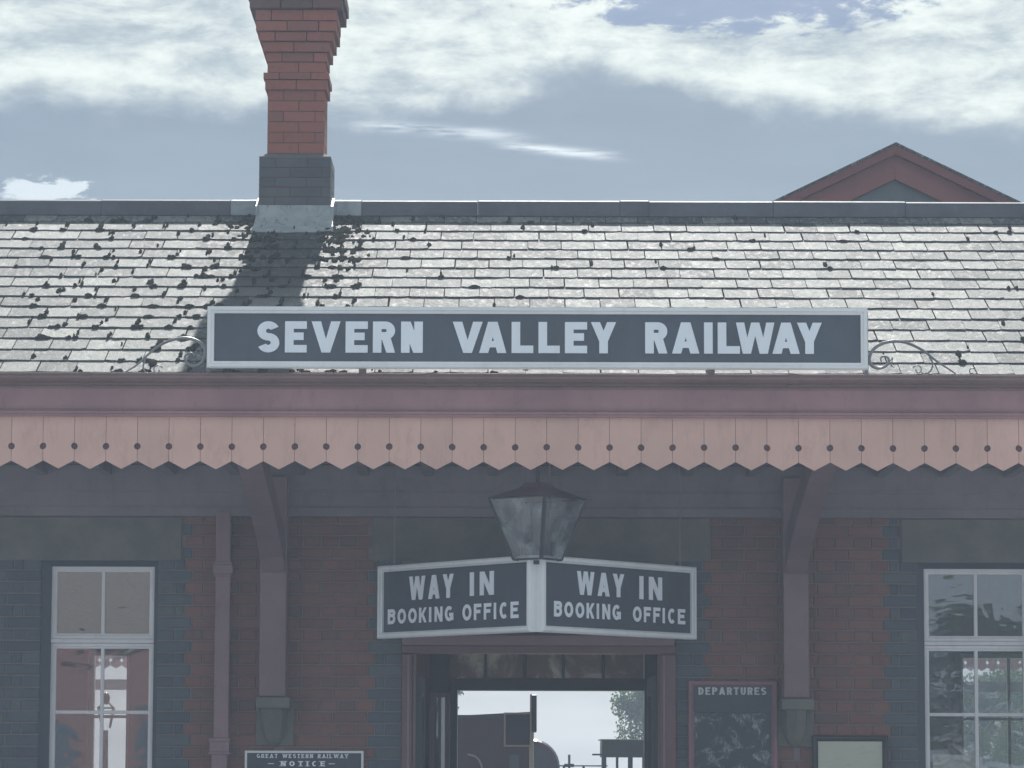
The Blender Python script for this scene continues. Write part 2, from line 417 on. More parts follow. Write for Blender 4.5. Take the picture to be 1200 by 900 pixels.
def mottled_panel(t):  # dark panel with irregular pale mottling
    p = pos(t)
    a = t.noise(t.mapping(p, (1.0, 1, 1.3), (4, 0, 2)), 6.5, 7, 0.68, 1.6)
    b_ = t.noise(t.mapping(p, (2.2, 1, 0.9), (1, 0, 0)), 17, 6, 0.7, 1.0)
    f = t.mul(t.smooth(a, 0.50, 0.66), t.smooth(b_, 0.36, 0.66))
    return pbsdf(t, t.mix(f, (0.045, 0.055, 0.065), (0.42, 0.44, 0.46)), 0.55, 0.4)
M['mottled_panel'] = mat('mottled_chalkboard', mottled_panel)
def paper(t):
    p = pos(t)
    s_ = t.node('ShaderNodeSeparateXYZ'); t.put(s_.inputs[0], p)
    n = t.noise(t.mapping(p, (3, 1, 28)), 3.0, 4, 0.6)
    g = t.noise(p, 4, 4, 0.6)
    c = t.mix(g, (0.50, 0.52, 0.42), (0.62, 0.63, 0.54))
    c = t.mix(t.smooth(n, 0.58, 0.70, 0, 0.45), c, (0.28, 0.29, 0.25))
    return pbsdf(t, c, 0.7, 0.3)
M['paper'] = mat('faded_paper', paper)

# ------------------------------------------------------------ lettering
def arc(cx, cy, rx, ry, a0, a1, tx, ty=None, n=14):
    ty = tx if ty is None else ty; out = []
    for i in range(n):
        p, q = R(a0 + (a1 - a0) * i / n), R(a0 + (a1 - a0) * (i + 1) / n)
        quad = [(cx+rx*cos(p), cy+ry*sin(p)), (cx+rx*cos(q), cy+ry*sin(q)),
                (cx+(rx-tx)*cos(q), cy+(ry-ty)*sin(q)), (cx+(rx-tx)*cos(p), cy+(ry-ty)*sin(p))]
        out.append(quad)
    return out
def bar(x0, y0, x1, y1): return [(x0, y0), (x1, y0), (x1, y1), (x0, y1)]
def leg(xb0, xb1, xt0, xt1, y0=0.0, y1=1.0): return [(xb0, y0), (xb1, y0), (xt1, y1), (xt0, y1)]
def glyph(ch, w_, t, th):
    """w_ width, t stem thickness, th horizontal bar thickness, height = 1"""
    g = []
    if ch == 'I': g = [bar(0, 0, t, 1)]
    elif ch == 'L': g = [bar(0, 0, t, 1), bar(0, 0, w_, th)]
    elif ch in 'EF':
        g = [bar(0, 0, t, 1), bar(0, 1-th, w_, 1), bar(0, 0.5-th/2+0.02, w_*0.86, 0.5+th/2+0.02)]
        if ch == 'E': g.append(bar(0, 0, w_, th))
    elif ch == 'T': g = [bar(w_/2-t/2, 0, w_/2+t/2, 1), bar(0, 1-th, w_, 1)]
    elif ch == 'A': g = [leg(0, t*1.05, w_/2-t*.55, w_/2+t*.5), leg(w_-t*1.05, w_, w_/2-t*.5, w_/2+t*.55), bar(w_*.22, .18, w_*.78, .18+th*.85)]
    elif ch == 'V': g = [leg(w_/2-t*.5, w_/2+t*.45, 0, t*1.1), leg(w_/2-t*.45, w_/2+t*.5, w_-t*1.1, w_)]
    elif ch == 'W':
        q = t*0.95; a, b = w_*.28, w_*.72
        g = [leg(a-q*.5, a+q*.45, 0, q), leg(a-q*.45, a+q*.5, w_/2-q*.5, w_/2+q*.4), leg(b-q*.5, b+q*.45, w_/2-q*.4, w_/2+q*.5), leg(b-q*.45, b+q*.5, w_-q, w_)]
    elif ch == 'Y': g = [bar(w_/2-t/2, 0, w_/2+t/2, .48), leg(w_/2-t/2, w_/2+t/2, 0, t*1.05, .38, 1), leg(w_/2-t/2, w_/2+t/2, w_-t*1.05, w_, .38, 1)]
    elif ch == 'N': g = [bar(0, 0, t, 1), bar(w_-t, 0, w_, 1), leg(w_-t*1.1, w_-t*.0, 0, t*1.1)]
    elif ch == 'K': g = [bar(0, 0, t, 1), leg(t*.5, t*1.5, w_-t*1.05, w_, .38, 1), leg(w_-t*1.1, w_, t*.9, t*1.9, 0, .62)]
    elif ch in 'RPBD':
        if ch == 'D':
            r = min(w_*.62, .5)
            g = [bar(0, 0, t, 1), bar(t*.5, 1-th, w_-r, 1), bar(t*.5, 0, w_-r, th)] + arc(w_-r, .5, r, .5, -90, 90, t, th)
        else:
            lo = .42 if ch != 'B' else .47; r = (1-lo)/2; rx = min(r*1.05, w_*.6)
            g = [bar(0, 0, t, 1), bar(t*.5, 1-th, w_-rx, 1), bar(t*.5, lo, w_-rx, lo+th)] + arc(w_-rx, 1-r, rx, r, -90, 90, t, th)
            if ch == 'R': g.append(leg(w_-t*1.0, w_, w_*.35, w_*.35+t*1.1, 0, lo+th*.5))
            if ch == 'B':
                hi = .47+th; r2 = hi/2; rx2 = min(r2*1.05, w_*.62)
                g += [bar(t*.5, 0, w_-rx2, th)] + arc(w_-rx2, r2, rx2, r2, -90, 90, t, th)
    elif ch == 'O': g = arc(w_/2, .5, w_/2, .5, 0, 360, t, th, 28)
    elif ch == 'C': g = arc(w_/2, .5, w_/2, .5, 48, 312, t, th, 22)
    elif ch == 'G': g = arc(w_/2, .5, w_/2, .5, 48, 330, t, th, 22) + [bar(w_*.52, .32, w_, .32+th), bar(w_-t*.9, .06, w_, .40)]
    elif ch == 'U': g = [bar(0, .4, t, 1), bar(w_-t, .4, w_, 1)] + arc(w_/2, .42, w_/2, .42, 180, 360, t, th)
    elif ch == 'S':
        ry = (1+th)/4
        g = arc(w_/2, 1-ry, w_/2, ry, 25, 270, t, th, 18) + arc(w_/2, ry, w_/2, ry, -155, 90, t, th, 18)
    return g
STDW = dict(I=.28, W=1.2, A=.84, V=.86, Y=.8, N=.72, O=.78, G=.76, L=.66, E=.68, F=.64, S=.7)
def add_polys(mb, polys, Mx, t0, t1):
    vs_, fs = [], []
    for p in polys:
        ar = sum(p[i][0]*p[(i+1) % len(p)][1]-p[(i+1) % len(p)][0]*p[i][1] for i in range(len(p)))
        if ar < 0: p = p[::-1]
        fs.append(list(range(len(vs_), len(vs_)+len(p)))); vs_ += [Vector(q) for q in p]
    ov, oe, of, _, _, orig = delaunay_2d_cdt(vs_, [], fs, 0, 1e-6)
    keep = [f for f, o in zip(of, orig) if o]
    n = len(ov); v = [Mx @ Vector((q.x, q.y, t1)) for q in ov] + [Mx @ Vector((q.x, q.y, t0)) for q in ov]
    f = [tuple(q) for q in keep]; cnt = {}
    for q in keep:
        for i in range(len(q)): cnt[(q[i], q[(i+1) % len(q)])] = 1
    for (a, b) in cnt:
        if (b, a) not in cnt: f.append((b, a, a+n, b+n))
    mb.raw(v, f)
def letter(mb, Mx, ch, u0, u1, v0, v1, stem, th, thick, serif=False):
    h = v1 - v0
    ps = glyph(ch, (u1-u0)/h, stem/h, th/h)
    if serif:
        sw, sh = stem/h*0.9, 0.09; w_ = (u1-u0)/h; t = stem/h
        ends = {'I': [(t/2, 0), (t/2, 1)], 'N': [(t/2, 0), (t/2, 1), (w_-t/2, 1)], 'T': [(w_/2, 0)], 'E': [(t/2, 0), (t/2, 1)], 'R': [(t/2, 0), (w_-t/2, 0)],
                'A': [(t/2, 0), (w_-t/2, 0)], 'L': [(t/2, 0), (t/2, 1)], 'Y': [(w_/2, 0), (t/2, 1), (w_-t/2, 1)], 'W': [(t/2, 1), (w_-t/2, 1)]}.get(ch, [])
        for (ex, ey) in ends: ps.append(bar(ex-t/2-sw, ey if ey == 0 else 1-sh, ex+t/2+sw, sh if ey == 0 else 1))
        if ch in 'T': ps += [bar(0, .78, .09, 1), bar(w_-.09, .78, w_, 1)]
    add_polys(mb, [[(u0+x*h, v0+y*h) for x, y in p] for p in ps], Mx, 0.0, thick)
def text(par, Mx, s_, u0, u1, v0, v1, stem, th, thick, gap=0.2, slope=0.0, serif=False, lmat=None):
    ws = [STDW.get(c, .7) if c != ' ' else .5 for c in s_]
    tot = sum(ws) + gap * (len(s_)-1); k_ = (u1-u0)/tot; x = u0
    for c, cw in zip(s_, ws):
        if c != ' ':
            dv = slope * (x - u0)
            lm = MB(); letter(lm, Mx, c, x, x+cw*k_, v0+dv, v1+dv, min(stem, cw*k_*.99), th, thick, serif)
            lm.build('letter', lmat or M['letter'], par)
        x += (cw+gap)*k_

# ============================================================ GROUND
MB().box(-95, 95, -60, 6.4, -0.4, 0.0).build('forecourt', M['bounce_paving'], kind='structure')  # unseen ground, pale so that it lights the front and canopy
MB().box(-95, 95, 6.404, 95, -0.9, -0.5).build('ground', M['grass'], kind='structure')
MB().box(-60, 60, 3.72, 6.40, 0.004, 0.12).build('platform', M['bounce_paving'], kind='structure', bevel=0.01)
MB().box(-12, 12, -3.2, -0.01, 0.004, 0.12).build('pavement', M['bounce_paving'], kind='structure', bevel=0.01)

# ============================================================ STATION BUILDING
YV = -1.8           # valance plane
YE = -1.78          # eave line of slates
YR = 1.62           # ridge
YB = 3.4            # rear wall outer half
B = empty('station_building', (0, 0, 0), 'red brick station building with slate roof, tall chimney and scalloped valance board canopy', 'building')
XL, XRt = -5.4, 5.4

# --- openings (px -> metres on the wall plane)
wl = (X(56, 0, 700), X(181, 0, 700)); wr = (X(1083, 0, 700), X(1210, 0, 700))
wl = (X(48, 0, 700), X(185, 0, 700)); wr = (X(1074, 0, 700), X(1211, 0, 700))
wz1 = Z(657.5, 0); wz0 = 0.95
dr = (X(471, 0, 800), X(792, 0, 800)); dz1 = Z(747, 0)
LZ0, LZ1 = Z(658, 0), Z(607, 0)
WT = 0.34
wallb = MB()
cols_ = [(XL, wl[0]), (wl[1], dr[0]), (dr[1], wr[0]), (wr[1], XRt)]
for a, b in cols_: wallb.box(a, b, 0.009, WT, 0, 4.25)
wallb.box(wl[0], wl[1], 0.0095, WT-.001, wz1, 4.249); wallb.box(wr[0], wr[1], 0.0095, WT-.001, wz1, 4.249)
wallb.box(wl[0], wl[1], 0.0095, WT-.001, 0, wz0); wallb.box(wr[0], wr[1], 0.0095, WT-.001, 0, wz0)
wallb.box(dr[0], dr[1], 0.0095, WT-.001, dz1, 4.249)
wall = wallb.build('wall', M['mortar'], B)

# --- bricks, English bond with blue quoins
ROW = 0.0757; J = 0.0095
zref = Z(806, 0) % ROW
hdr_ref = int(round((Z(806, 0) - zref) / ROW))       # header row lies above this joint
lint = [(X(-40, 0, 640), X(213, 0, 640)), (X(437, 0, 640), X(832, 0, 640)), (X(1056, 0, 640), X(1260, 0, 640))]
bricks = []     # (x0,x1,z0,z1,blue)
def closer_row(a, b, header, blue_a, blue_b, redspot=False):
    out = []
    seqs = []
    for side, bl in ((0, blue_a), (1, blue_b)):
        pos_ = 0; i = 0; pieces = []
        L = (b - a) / 2
        while pos_ < L:
            if header:
                wd = 0.1075 if i != 1 else 0.055
                if bl is None and i == 1: wd = 0.1075
            else: wd = 0.2155
            if bl == 'all': isb = not (redspot and header and i in (3,)) if pos_ < .55 else False
            elif bl: isb = (pos_ + wd/2) < (0.20 if header else 0.23)
            else: isb = False
            w2 = wd
            if pos_ + wd + J > L: w2 = max(0.0, L - pos_ - (J/2))
            if w2 > 0.03:
                if side == 0: pieces.append((a + pos_, a + pos_ + w2, isb))
                else: pieces.append((b - pos_ - w2, b - pos_, isb))
            pos_ += wd + J; i += 1
        seqs += pieces
    return seqs
for r_ in range(0, 56):
    z0 = zref + r_ * ROW; z1 = z0 + ROW - J
    if z1 > LZ1 + .12 or z0 < 0.1: continue
    header = ((r_ - hdr_ref) % 2 == 0)
    segs = [(XL, wl[0], None, 'all'), (wl[1], dr[0], True, True), (dr[1], wr[0], True, True), (wr[1], XRt, True, None)]
    if z1 < wz0: segs = [(XL, dr[0], None, True), (dr[1], XRt, True, None)]
    for a, b, ba, bb in segs:
        for (p, q, bl) in closer_row(a, b, header, ba, bb, True):
            # cut against the stone lintels
            if z1 > LZ0 + .01 and z0 < LZ1 - .01:
                bad = False
                for (l0, l1) in lint:
                    if q > l0 - .004 and p < l1 + .004:
                        if p < l0 - .03: q = l0 - J
                        elif q > l1 + .03: p = l1 + J
                        else: bad = True
                if bad: continue
            bricks.append((p, q, z0, z1, bl))
def brick_mb(w_, h_, d=0.05, ch=0.004):
    m_ = MB(); a, b = -w_/2, w_/2
    # front face slightly chamfered and uneven
    j = lambda: random.uniform(-.0012, .0012)
    v = [(a, 0.004, 0), (b, 0.004, 0), (b, 0.004, h_), (a, 0.004, h_)]
    fr = [(a+ch+j(), -0.0005, ch+j()), (b-ch+j(), -0.0005, ch+j()), (b-ch+j(), -0.0005, h_-ch+j()), (a+ch+j(), -0.0005, h_-ch+j())]
    bk = [(a, d, 0), (b, d, 0), (b, d, h_), (a, d, h_)]
    m_.raw(fr + v + bk, [(0,1,2,3)] + [(i, i+4, (i+1) % 4+4, (i+1) % 4) for i in range(4)] + [(i+4, i+8, (i+1) % 4+8, (i+1) % 4+4) for i in range(4)])
    return m_
boards_px = [(284, 430, 878, 960), (802, 914, 794, 960), (948, 1044, 858, 960), (250, 271, 600, 960), (300, 342, 560, 876), (914, 952, 560, 876), (440, 818, 645, 752)]
def hidden(px, py): return any(a < px < b and c < py < d for a, b, c, d in boards_px)
cand = []
for i, (p, q, z0, z1, bl) in enumerate(bricks):
    px, py = proj(((p+q)/2, 0, (z0+z1)/2))
    if -5 < px < 1205 and 655 < py < 905 and not hidden(px, py): cand.append((-(q-p) * (1 if py > 690 else .5), i))
chosen = set(i for _, i in sorted(cand)[:296])
bcache = {}
mass = {True: MB(), False: MB()}
for i, (p, q, z0, z1, bl) in enumerate(bricks):
    jit = random.uniform(-.0025, .0015); w_ = q - p
    if i in chosen:
        key = (round(w_, 3), bl)
        if key not in bcache:
            me = brick_mb(w_, z1-z0).mesh('brick'); me.materials.append(M['blue'] if bl else M['brick']); bcache[key] = me
        o = bpy.data.objects.new('brick', bcache[key]); col.objects.link(o); o.location = ((p+q)/2, jit, z0); o.parent = wall
    else:
        m_ = brick_mb(w_, z1-z0); mass[bl].raw([(x+(p+q)/2, y+jit, z+z0) for x, y, z in m_.v], m_.f)
mb = MB(); nred = len(mass[False].f)
mb.raw(mass[False].v, mass[False].f); mb.raw(mass[True].v, mass[True].f)
o = mb.build('brickwork', [M['brick'], M['blue']], wall, kind='stuff')
for i, p in enumerate(o.data.polygons): p.material_index = 0 if i < nred else 1
for (a, b) in lint: MB().box(a, b, -0.012, 0.05, LZ0, LZ1).build('stone_lintel', M['stone'], B, bevel=0.006)

# --- rear wall, floor, ceiling, ends
rwl = (X(103, YB, 800), X(148, YB, 800)+.02); rwr = (X(1126, YB, 800), X(1126, YB, 800)+0.75)
rdr = (X(523, YB, 840), X(757, YB, 840)); rdz = Z(766, YB)
rwz1 = Z(764, YB); rwz0 = 1.0
IN = 0.28
m_ = MB(); g_ = MB(); r2_ = MB()
for a, b in ((XL, rwl[0]), (rwl[1], rdr[0]), (rdr[1], 2.1), (2.1, rwr[0]), (rwr[1], XRt)):
    (r2_ if a > 2 else m_).box(a, b, YB, YB+IN, 2.07, 3.9); g_.box(a, b, YB, YB+IN, 0, 2.069)
for a, b, zz in ((rwl[0], rwl[1], rwz1), (rwr[0], rwr[1], rwz1), (rdr[0], rdr[1], rdz)): (r2_ if a > 2 else m_).box(a, b, YB+.001, YB+IN-.001, zz, 3.899)
for a, b in (rwl, rwr): g_.box(a, b, YB+.001, YB+IN-.001, 0, rwz0)
m_.build('rear_wall', M['wallred'], B); r2_.build('rear_wall', M['wall_sky_reflect'], B); g_.build('rear_wall_dado', M['wallgreen'], B)
MB().box(XL, XRt, WT+.002, YB-.002, 0.01, 0.06).build('floor', M['floor'], B)
MB().box(XL+.01, XRt-.01, WT+.001, YB-.001, 3.3, 3.36).build('ceiling', M['ceiling'], B)
for xx in (XL, XRt-.3): MB().box(xx, xx+.3, WT+.001, YB-.001, 0.061, 3.299).build('end_wall', M['wallred'], B)
for xx in (-1.75, 2.05): MB().box(xx, xx+.12, WT+.002, YB-.002, 0.061, 3.298).build('partition_wall', M['wallgreen'], B)
def plain_window(name, x0, x1, z0, z1, y, nx, nz, mt, parent):
    f = MB(); Mf = face(0, y, 0)
    f.frame(Mf, x0, z0, x1, z1, [(0, -.03), (0, .03), (.03, .03), (.035, -.03)])
    w_ = f.build(name, mt, parent)
    for i in range(1, nx):
        xx = x0 + (x1-x0)*i/nx; MB().box(xx-.011, xx+.011, y-.02, y+.02, z0+.034, z1-.034).build('glazing_bar', mt, w_)
    for i in range(1, nz):
        zz = z0 + (z1-z0)*i/nz; MB().box(x0+.034, x1-.034, y-.018, y+.018, zz-.011, zz+.011).build('glazing_bar', mt, w_)
    MB().box(x0+.03, x1-.03, y+.001, y+.004, z0+.03, z1-.03).build('pane', M['glass'], w_)
    return w_
plain_window('rear_window', rwl[0], rwl[1], rwz0, rwz1, YB+.14, 1, 3, M['sash'], B)
plain_window('rear_window', rwr[0], rwr[1], rwz0, rwz1, YB+.14, 2, 3, M['sash'], B)

# --- roof
TH = math.atan2(Z(253, YR) - Z(440, YE), YR - YE)
SL = sqrt((Z(253, YR) - Z(440, YE))**2 + (YR - YE)**2)
ez, rz_ = Z(440, YE), Z(253, YR)
NR = 16; EXP = SL / NR
deck = MB()
deck.quad((XL-.3, YE, ez-.02), (XRt+.3, YE, ez-.02), (XRt+.3, YR, rz_-.02), (XL-.3, YR, rz_-.02))
deck.quad((XL-.3, YR, rz_-.02), (XRt+.3, YR, rz_-.02), (XRt+.3, 2*YR-YE, ez-.02), (XL-.3, 2*YR-YE, ez-.02))
deck.quad((XL-.3, YE, ez-.06), (XL-.3, YR, rz_-.06), (XRt+.3, YR, rz_-.06), (XRt+.3, YE, ez-.06))
deck.quad((XL-.3, YR, rz_-.06), (XL-.3, 2*YR-YE, ez-.06), (XRt+.3, 2*YR-YE, ez-.06), (XRt+.3, YR, rz_-.06))
for xx in (XL-.3, XRt+.3): deck.quad((xx, YE, ez-.02), (xx, YR, rz_-.02), (xx, 2*YR-YE, ez-.02), (xx, 2*YR-YE, ez-.06), (xx, YR, rz_-.06), (xx, YE, ez-.06))
roof = deck.build('roof', M['slate'], B)
Rroof = Matrix.Rotation(TH, 4, 'X')
SW = 0.2255
def slate_variant(w_, chip):
    """local x across, y up the slope, z off the slope"""
    m_ = MB(); t = 0.0065; a = 0.0092; n = 6; L = EXP * 1.22
    bot = []
    for i in range(n+1):
        x = -w_/2 + w_*i/n; y = random.uniform(-.0035, .0035) * chip
        if i in (0, n): y += random.uniform(0, .010) * chip
        bot.append((x, y))
    j = random.uniform(-.0015, .0015)
    def zb(y): return a * (1 - y/EXP)
    tw = random.uniform(-.002, .002)
    v = []
    for x, y in bot: v += [(x, y, zb(y)+tw*x/w_*2), (x, y, zb(y)+t+tw*x/w_*2)]
    k_ = len(v)
    v += [(w_/2+j*.3, L, zb(L)), (w_/2+j*.3, L, zb(L)+t), (-w_/2+j*.3, L, zb(L)), (-w_/2+j*.3, L, zb(L)+t)]
    f = []
    for i in range(n): f.append((2*i, 2*i+2, 2*i+3, 2*i+1))
    f.append((2*n, k_, k_+1, 2*n+1)); f.append((k_, k_+2, k_+3, k_+1)); f.append((k_+2, 0, 1, k_+3))
    f.append(tuple(2*i+1 for i in range(n+1)) + (k_+1, k_+3))
    m_.raw(v, f); return m_
variants = [slate_variant(SW - random.choice((.004, .005, .007, .009)), random.choice((.5, 1, 1.6))) for _ in range(18)]
vmesh = []
for m_ in variants:
    me = m_.mesh('slate'); me.materials.append(M['slate']); vmesh.append(me)
def rp(x, s_, h=0.0):   # point on the slope
    return Vector((x, YE + s_*cos(TH) - h*sin(TH), ez + s_*sin(TH) + h*cos(TH)))
sl = []
random.seed(21)
for r_ in range(NR):
    off = (r_ % 2) * SW/2 + random.uniform(-.03, .03); x = XL - .25 + off
    while x < XRt + .25:
        sl.append((x + random.uniform(-.003, .003), r_, random.uniform(-.004, .004), random.uniform(-.006, .006), random.randrange(18), random.uniform(0, .0025)))
        x += SW
cand = []
for i, (x, r_, ds, rot, vi, up) in enumerate(sl):
    px, py = proj(rp(x, (r_+.5)*EXP))
    if -20 < px < 1220 and not (250 < px < 1010 and 362 < py < 430) and not (305 < px < 388 and py < 262): cand.append((-py, i))
chosen = set(i for _, i in sorted(cand)[:298])
rest = MB()
for i, (x, r_, ds, rot, vi, up) in enumerate(sl):
    Ml = Matrix.Translation(rp(x, r_*EXP + ds, up)) @ Rroof @ Matrix.Rotation(rot, 4, 'Z')
    if i in chosen:
        o = bpy.data.objects.new('slate', vmesh[vi]); col.objects.link(o); o.matrix_world = Ml; o.parent = roof
    else: rest.raw([Ml @ Vector(p) for p in variants[vi].v], variants[vi].f)
rest.build('slates', M['slate'], roof, kind='stuff')
# moss in the joints
random.seed(5)
ms = MB()
def mossden(px):
    if px < 60: return .30
    if px < 230: return .62
    if px < 430: return .85
    if px < 620: return .28
    return .13
for (x, r_, ds, rot, vi, up) in sl:
    jx = x + SW/2; s0 = r_*EXP
    px, py = proj(rp(jx, s0))
    if not -40 < px < 1240: continue
    if random.random() < .9:
        g_ = random.uniform(.0022, .0042); e_ = EXP * random.uniform(.75, 1.0)
        ms.raw([rp(jx-g_, s0+.002, .0035), rp(jx+g_, s0+.002, .0035), rp(jx+g_*.8, s0+e_, .0035), rp(jx-g_*.8, s0+e_, .0035),
                rp(jx-g_, s0+.002, .0135), rp(jx+g_, s0+.002, .0135), rp(jx+g_*.8, s0+e_, .0055), rp(jx-g_*.8, s0+e_, .0055)], [(4,5,6,7),(0,1,5,4),(1,2,6,5),(3,0,4,7)])
    dn = mossden(px) * (1.0 if py > 255 else .4)
    for _ in range(2 if px < 430 else 1):
        if random.random() < dn:
            c = rp(jx + random.gauss(0, .012), s0 + random.uniform(.0, EXP*.8), .018)
            big = random.random() < (.25 if px < 430 else .06)
            r1 = random.uniform(.009, .015) * (1.55 if big else 1)
            ms.blob(c, r1 * random.uniform(.55, 1.15), r1 * random.uniform(2.0, 4.2) * (.75 if big else 1), .011, Rroof.to_3x3(), .4, 10, 5)
            if big or random.random() < .3: ms.blob(rp(jx + random.gauss(0, .03), s0 + .006, .016), r1*random.uniform(1.3, 2.0), r1*1.7, .013, Rroof.to_3x3(), .4, 10, 5)
    if random.random() < dn * .35:
        ms.blob(rp(x + random.uniform(-.1, .1), s0 + .004, .014), random.uniform(.015, .04), .022, .011, Rroof.to_3x3(), .4, 10, 5)
for _ in range(330):     # thick growth beside the stack
    side = random.choice((-1, 1, 1)); px = 348 + side * abs(random.gauss(0, 1)) * 26 + side * 26
    s_ = SL - abs(random.gauss(0, .55)) - .05
    if s_ < .3: continue
    q = rp(0, s_); xx = X(px, q.y, 300)
    r1 = random.uniform(.008, .024)
    ms.blob(rp(xx, round(s_/EXP)*EXP + random.uniform(-.09, .09), .012), r1*random.uniform(.6, 1.4), r1*2.6, .011, Rroof.to_3x3(), .6, 8, 4)
ms.build('moss', M['moss'], roof, kind='stuff')

# ridge capping in lapped lengths
rtop = Z(236.5, YR)
def ridge_len(x0, x1, mt, up=0.0):
    h = rtop + up; zb = rp(0, SL).z + .022
    prof = [(YR-.135, zb-.02), (YR-.14, zb-.045), (YR+.14, zb-.045), (YR+.135, zb-.02), (YR+.05, h-.025), (YR+.025, h), (YR-.025, h), (YR-.05, h-.022)]
    prof = [(YR-.07, zb-.035), (YR+.07, zb-.035), (YR+.07, zb+.0), (YR+.062, h-.012), (YR+.045, h), (YR-.045, h), (YR-.062, h-.012), (YR-.07, zb+.0)]
    return MB().extx(prof, x0, x1).build('ridge_tile', mt, roof, bevel=.003)
cuts = [-100, 120, 271, 303, 391, 424, 560, 726, 760, 905, 1060, 1300]
for a, b in zip(cuts[:-1], cuts[1:]):
    if (a, b) == (303, 391): continue
    ridge_len(X(a, YR, 240)+.002, X(b, YR, 240)-.001, M['lead'] if (a, b) in ((271, 303), (391, 424)) else M['ridge'], .006 if (a, b) == (726, 760) else random.uniform(-.002, .003))

# --- chimney
CY0 = YR - .24; CY1 = YR + .24
cx0, cx1 = X(303.5, CY0, 210), X(387.5, CY0, 210); sx0, sx1 = X(313, CY0, 130), X(380, CY0, 130)
dep = (cx1-cx0)
CY1 = CY0 + dep
inset = sx0 - cx0
core = MB()
zb0 = rz_ - .4; zb1 = Z(186, CY0); zs1 = Z(72, CY0)
core.box(cx0+.006, cx1-.006, CY0+.006, CY1-.006, zb0, zb1)
core.box(sx0+.006, sx1-.006, CY0+inset+.006, CY1-inset-.006, zb1, zs1+.9)
chim = core.build('chimney', M['dark_mortar'], B)
CR_ = (Z(186, CY0) - Z(243, CY0)) / 5
CH = (Z(92, CY0) - Z(180, CY0)) / 7
def ring(x0, x1, y0, y1, z0, z1, odd, mt, name='brick', lab=None):
    """one course of a square stack, laid brick by brick"""
    j = .006; hw = .108
    def run(a, b, start):
        out = []; p = a
        if start: out.append((p, p+start)); p += start + j
        while b - p > .03:
            q = min(p + .215, b)
            if b - q < .05: q = b
            out.append((p, q)); p = q + j
        return out
    for (a, b) in run(x0, x1, hw if odd else 0):
        for (ya, yb) in ((y0, y0+.10), (y1-.10, y1)):
            d = random.uniform(-.002, .002)
            MB().box(a, b, ya+d, yb+d, z0+.003, z1-.003).build(name, mt, chim, bevel=.002)
    for (a, b) in run(y0+.105, y1-.105, 0 if odd else hw):
        for (xa, xb) in ((x0, x0+.10), (x1-.10, x1)):
            d = random.uniform(-.002, .002)
            MB().box(xa+d, xb+d, a, b, z0+.003, z1-.003).build(name, mt, chim, bevel=.002)
z = Z(243, CY0) - 3*CR_
kk = 0
while z < zb1 - .01:
    ring(cx0, cx1, CY0, CY1, z, z+CR_, kk % 2, M['chim_blue'], 'chimney_brick'); z += CR_; kk += 1
# weathering slope between base and shaft
zt = Z(179, CY0)
v = []
for (q, zz) in ((0, zb1), (0, zb1+.012), (inset+.002, zt)): v += [(cx0+q, CY0+q, zz), (cx1-q, CY0+q, zz), (cx1-q, CY1-q, zz), (cx0+q, CY1-q, zz)]
f = [(a*4+i, a*4+(i+1) % 4, a*4+4+(i+1) % 4, a*4+4+i) for a in (0, 1) for i in range(4)]
MB().raw(v, f + [(11, 10, 9, 8)[::-1]]).build('weathering_course', M['chim_blue'], chim)
z = zt; kk = 0
def course(z0, z1, out, mt=M['chim_red']):
    global kk
    e = out - inset
    ring(cx0-e, cx1+e, CY0-e, CY1+e, z0, z1, kk % 2, mt, 'chimney_brick'); kk += 1
n_ = 6; zr = Z(105, CY0)
for i in range(n_): course(z + (zr-z)*i/n_, z + (zr-z)*(i+1)/n_, 0)
course(zr, Z(93, CY0), .018); course(Z(93, CY0), Z(84.5, CY0), .030)
z0_ = Z(84.5, CY0)
for (ya, yb, out) in ((84.5, 72, .004), (72, 61, .014), (61, 49, .036), (49, 38, .060), (38, 26, .082), (26, 13, .086)):
    course(Z(ya, CY0), Z(yb, CY0), out)
course(Z(13, CY0), Z(2, CY0), .125, M['chim_cap']); course(Z(2, CY0), Z(-12, CY0), .14, M['chim_cap'])
# lead apron on the slates below the stack
yb_ = CY0
s_c = (CY0 - YE)/cos(TH)
ap = MB(); nx = 14; rows_ = []
zbase = rp(0, s_c).z + .02
def aprow(pts): rows_.append(pts)
def wob(i, k_): return random.uniform(-.006, .006)
prof = [(Z(243, CY0) + .01, CY0-.010, 0.0), (zbase+.05, CY0-.014, .004), (zbase+.02, CY0-.05, .018)]
for zz, yy, fl in prof: rows_.append([Vector((cx0-fl+(cx1-cx0+2*fl)*i/nx, yy+wob(i, 0)*.5, zz+wob(i, 0)*.4)) for i in range(nx+1)])
for s_, fl in ((s_c-.12, .025), (s_c-.24, .035)):
    rows_.append([rp(cx0-fl+(cx1-cx0+2*fl)*i/nx, s_+wob(i, 0)*2.2, .026) for i in range(nx+1)])
rows_.append([rp(cx0-.035+(cx1-cx0+.07)*i/nx, s_c-.245+wob(i, 0)*1.2, .012) for i in range(nx+1)])
v = [p for r_ in rows_ for p in r_]; f = [(a*(nx+1)+i+1, a*(nx+1)+i, (a+1)*(nx+1)+i, (a+1)*(nx+1)+i+1) for a in range(len(rows_)-1) for i in range(nx)]
ap.raw(v, f).build('lead_apron', M['lead'], chim, smooth=True)
for sx_ in (-1, 1):      # soakers up the sides
    xx = cx0-.012 if sx_ < 0 else cx1+.012
    MB().extx([(CY0-.02, rp(0, s_c).z-.02), (CY1+.02, rp(0, s_c).z-.02), (CY1+.02, Z(236, YR)+.01), (YR-.05, Z(236, YR)+.01), (CY0-.02, Z(243, CY0)-.0)], xx-.008, xx+.008).build('lead_soaker', M['lead'], chim)

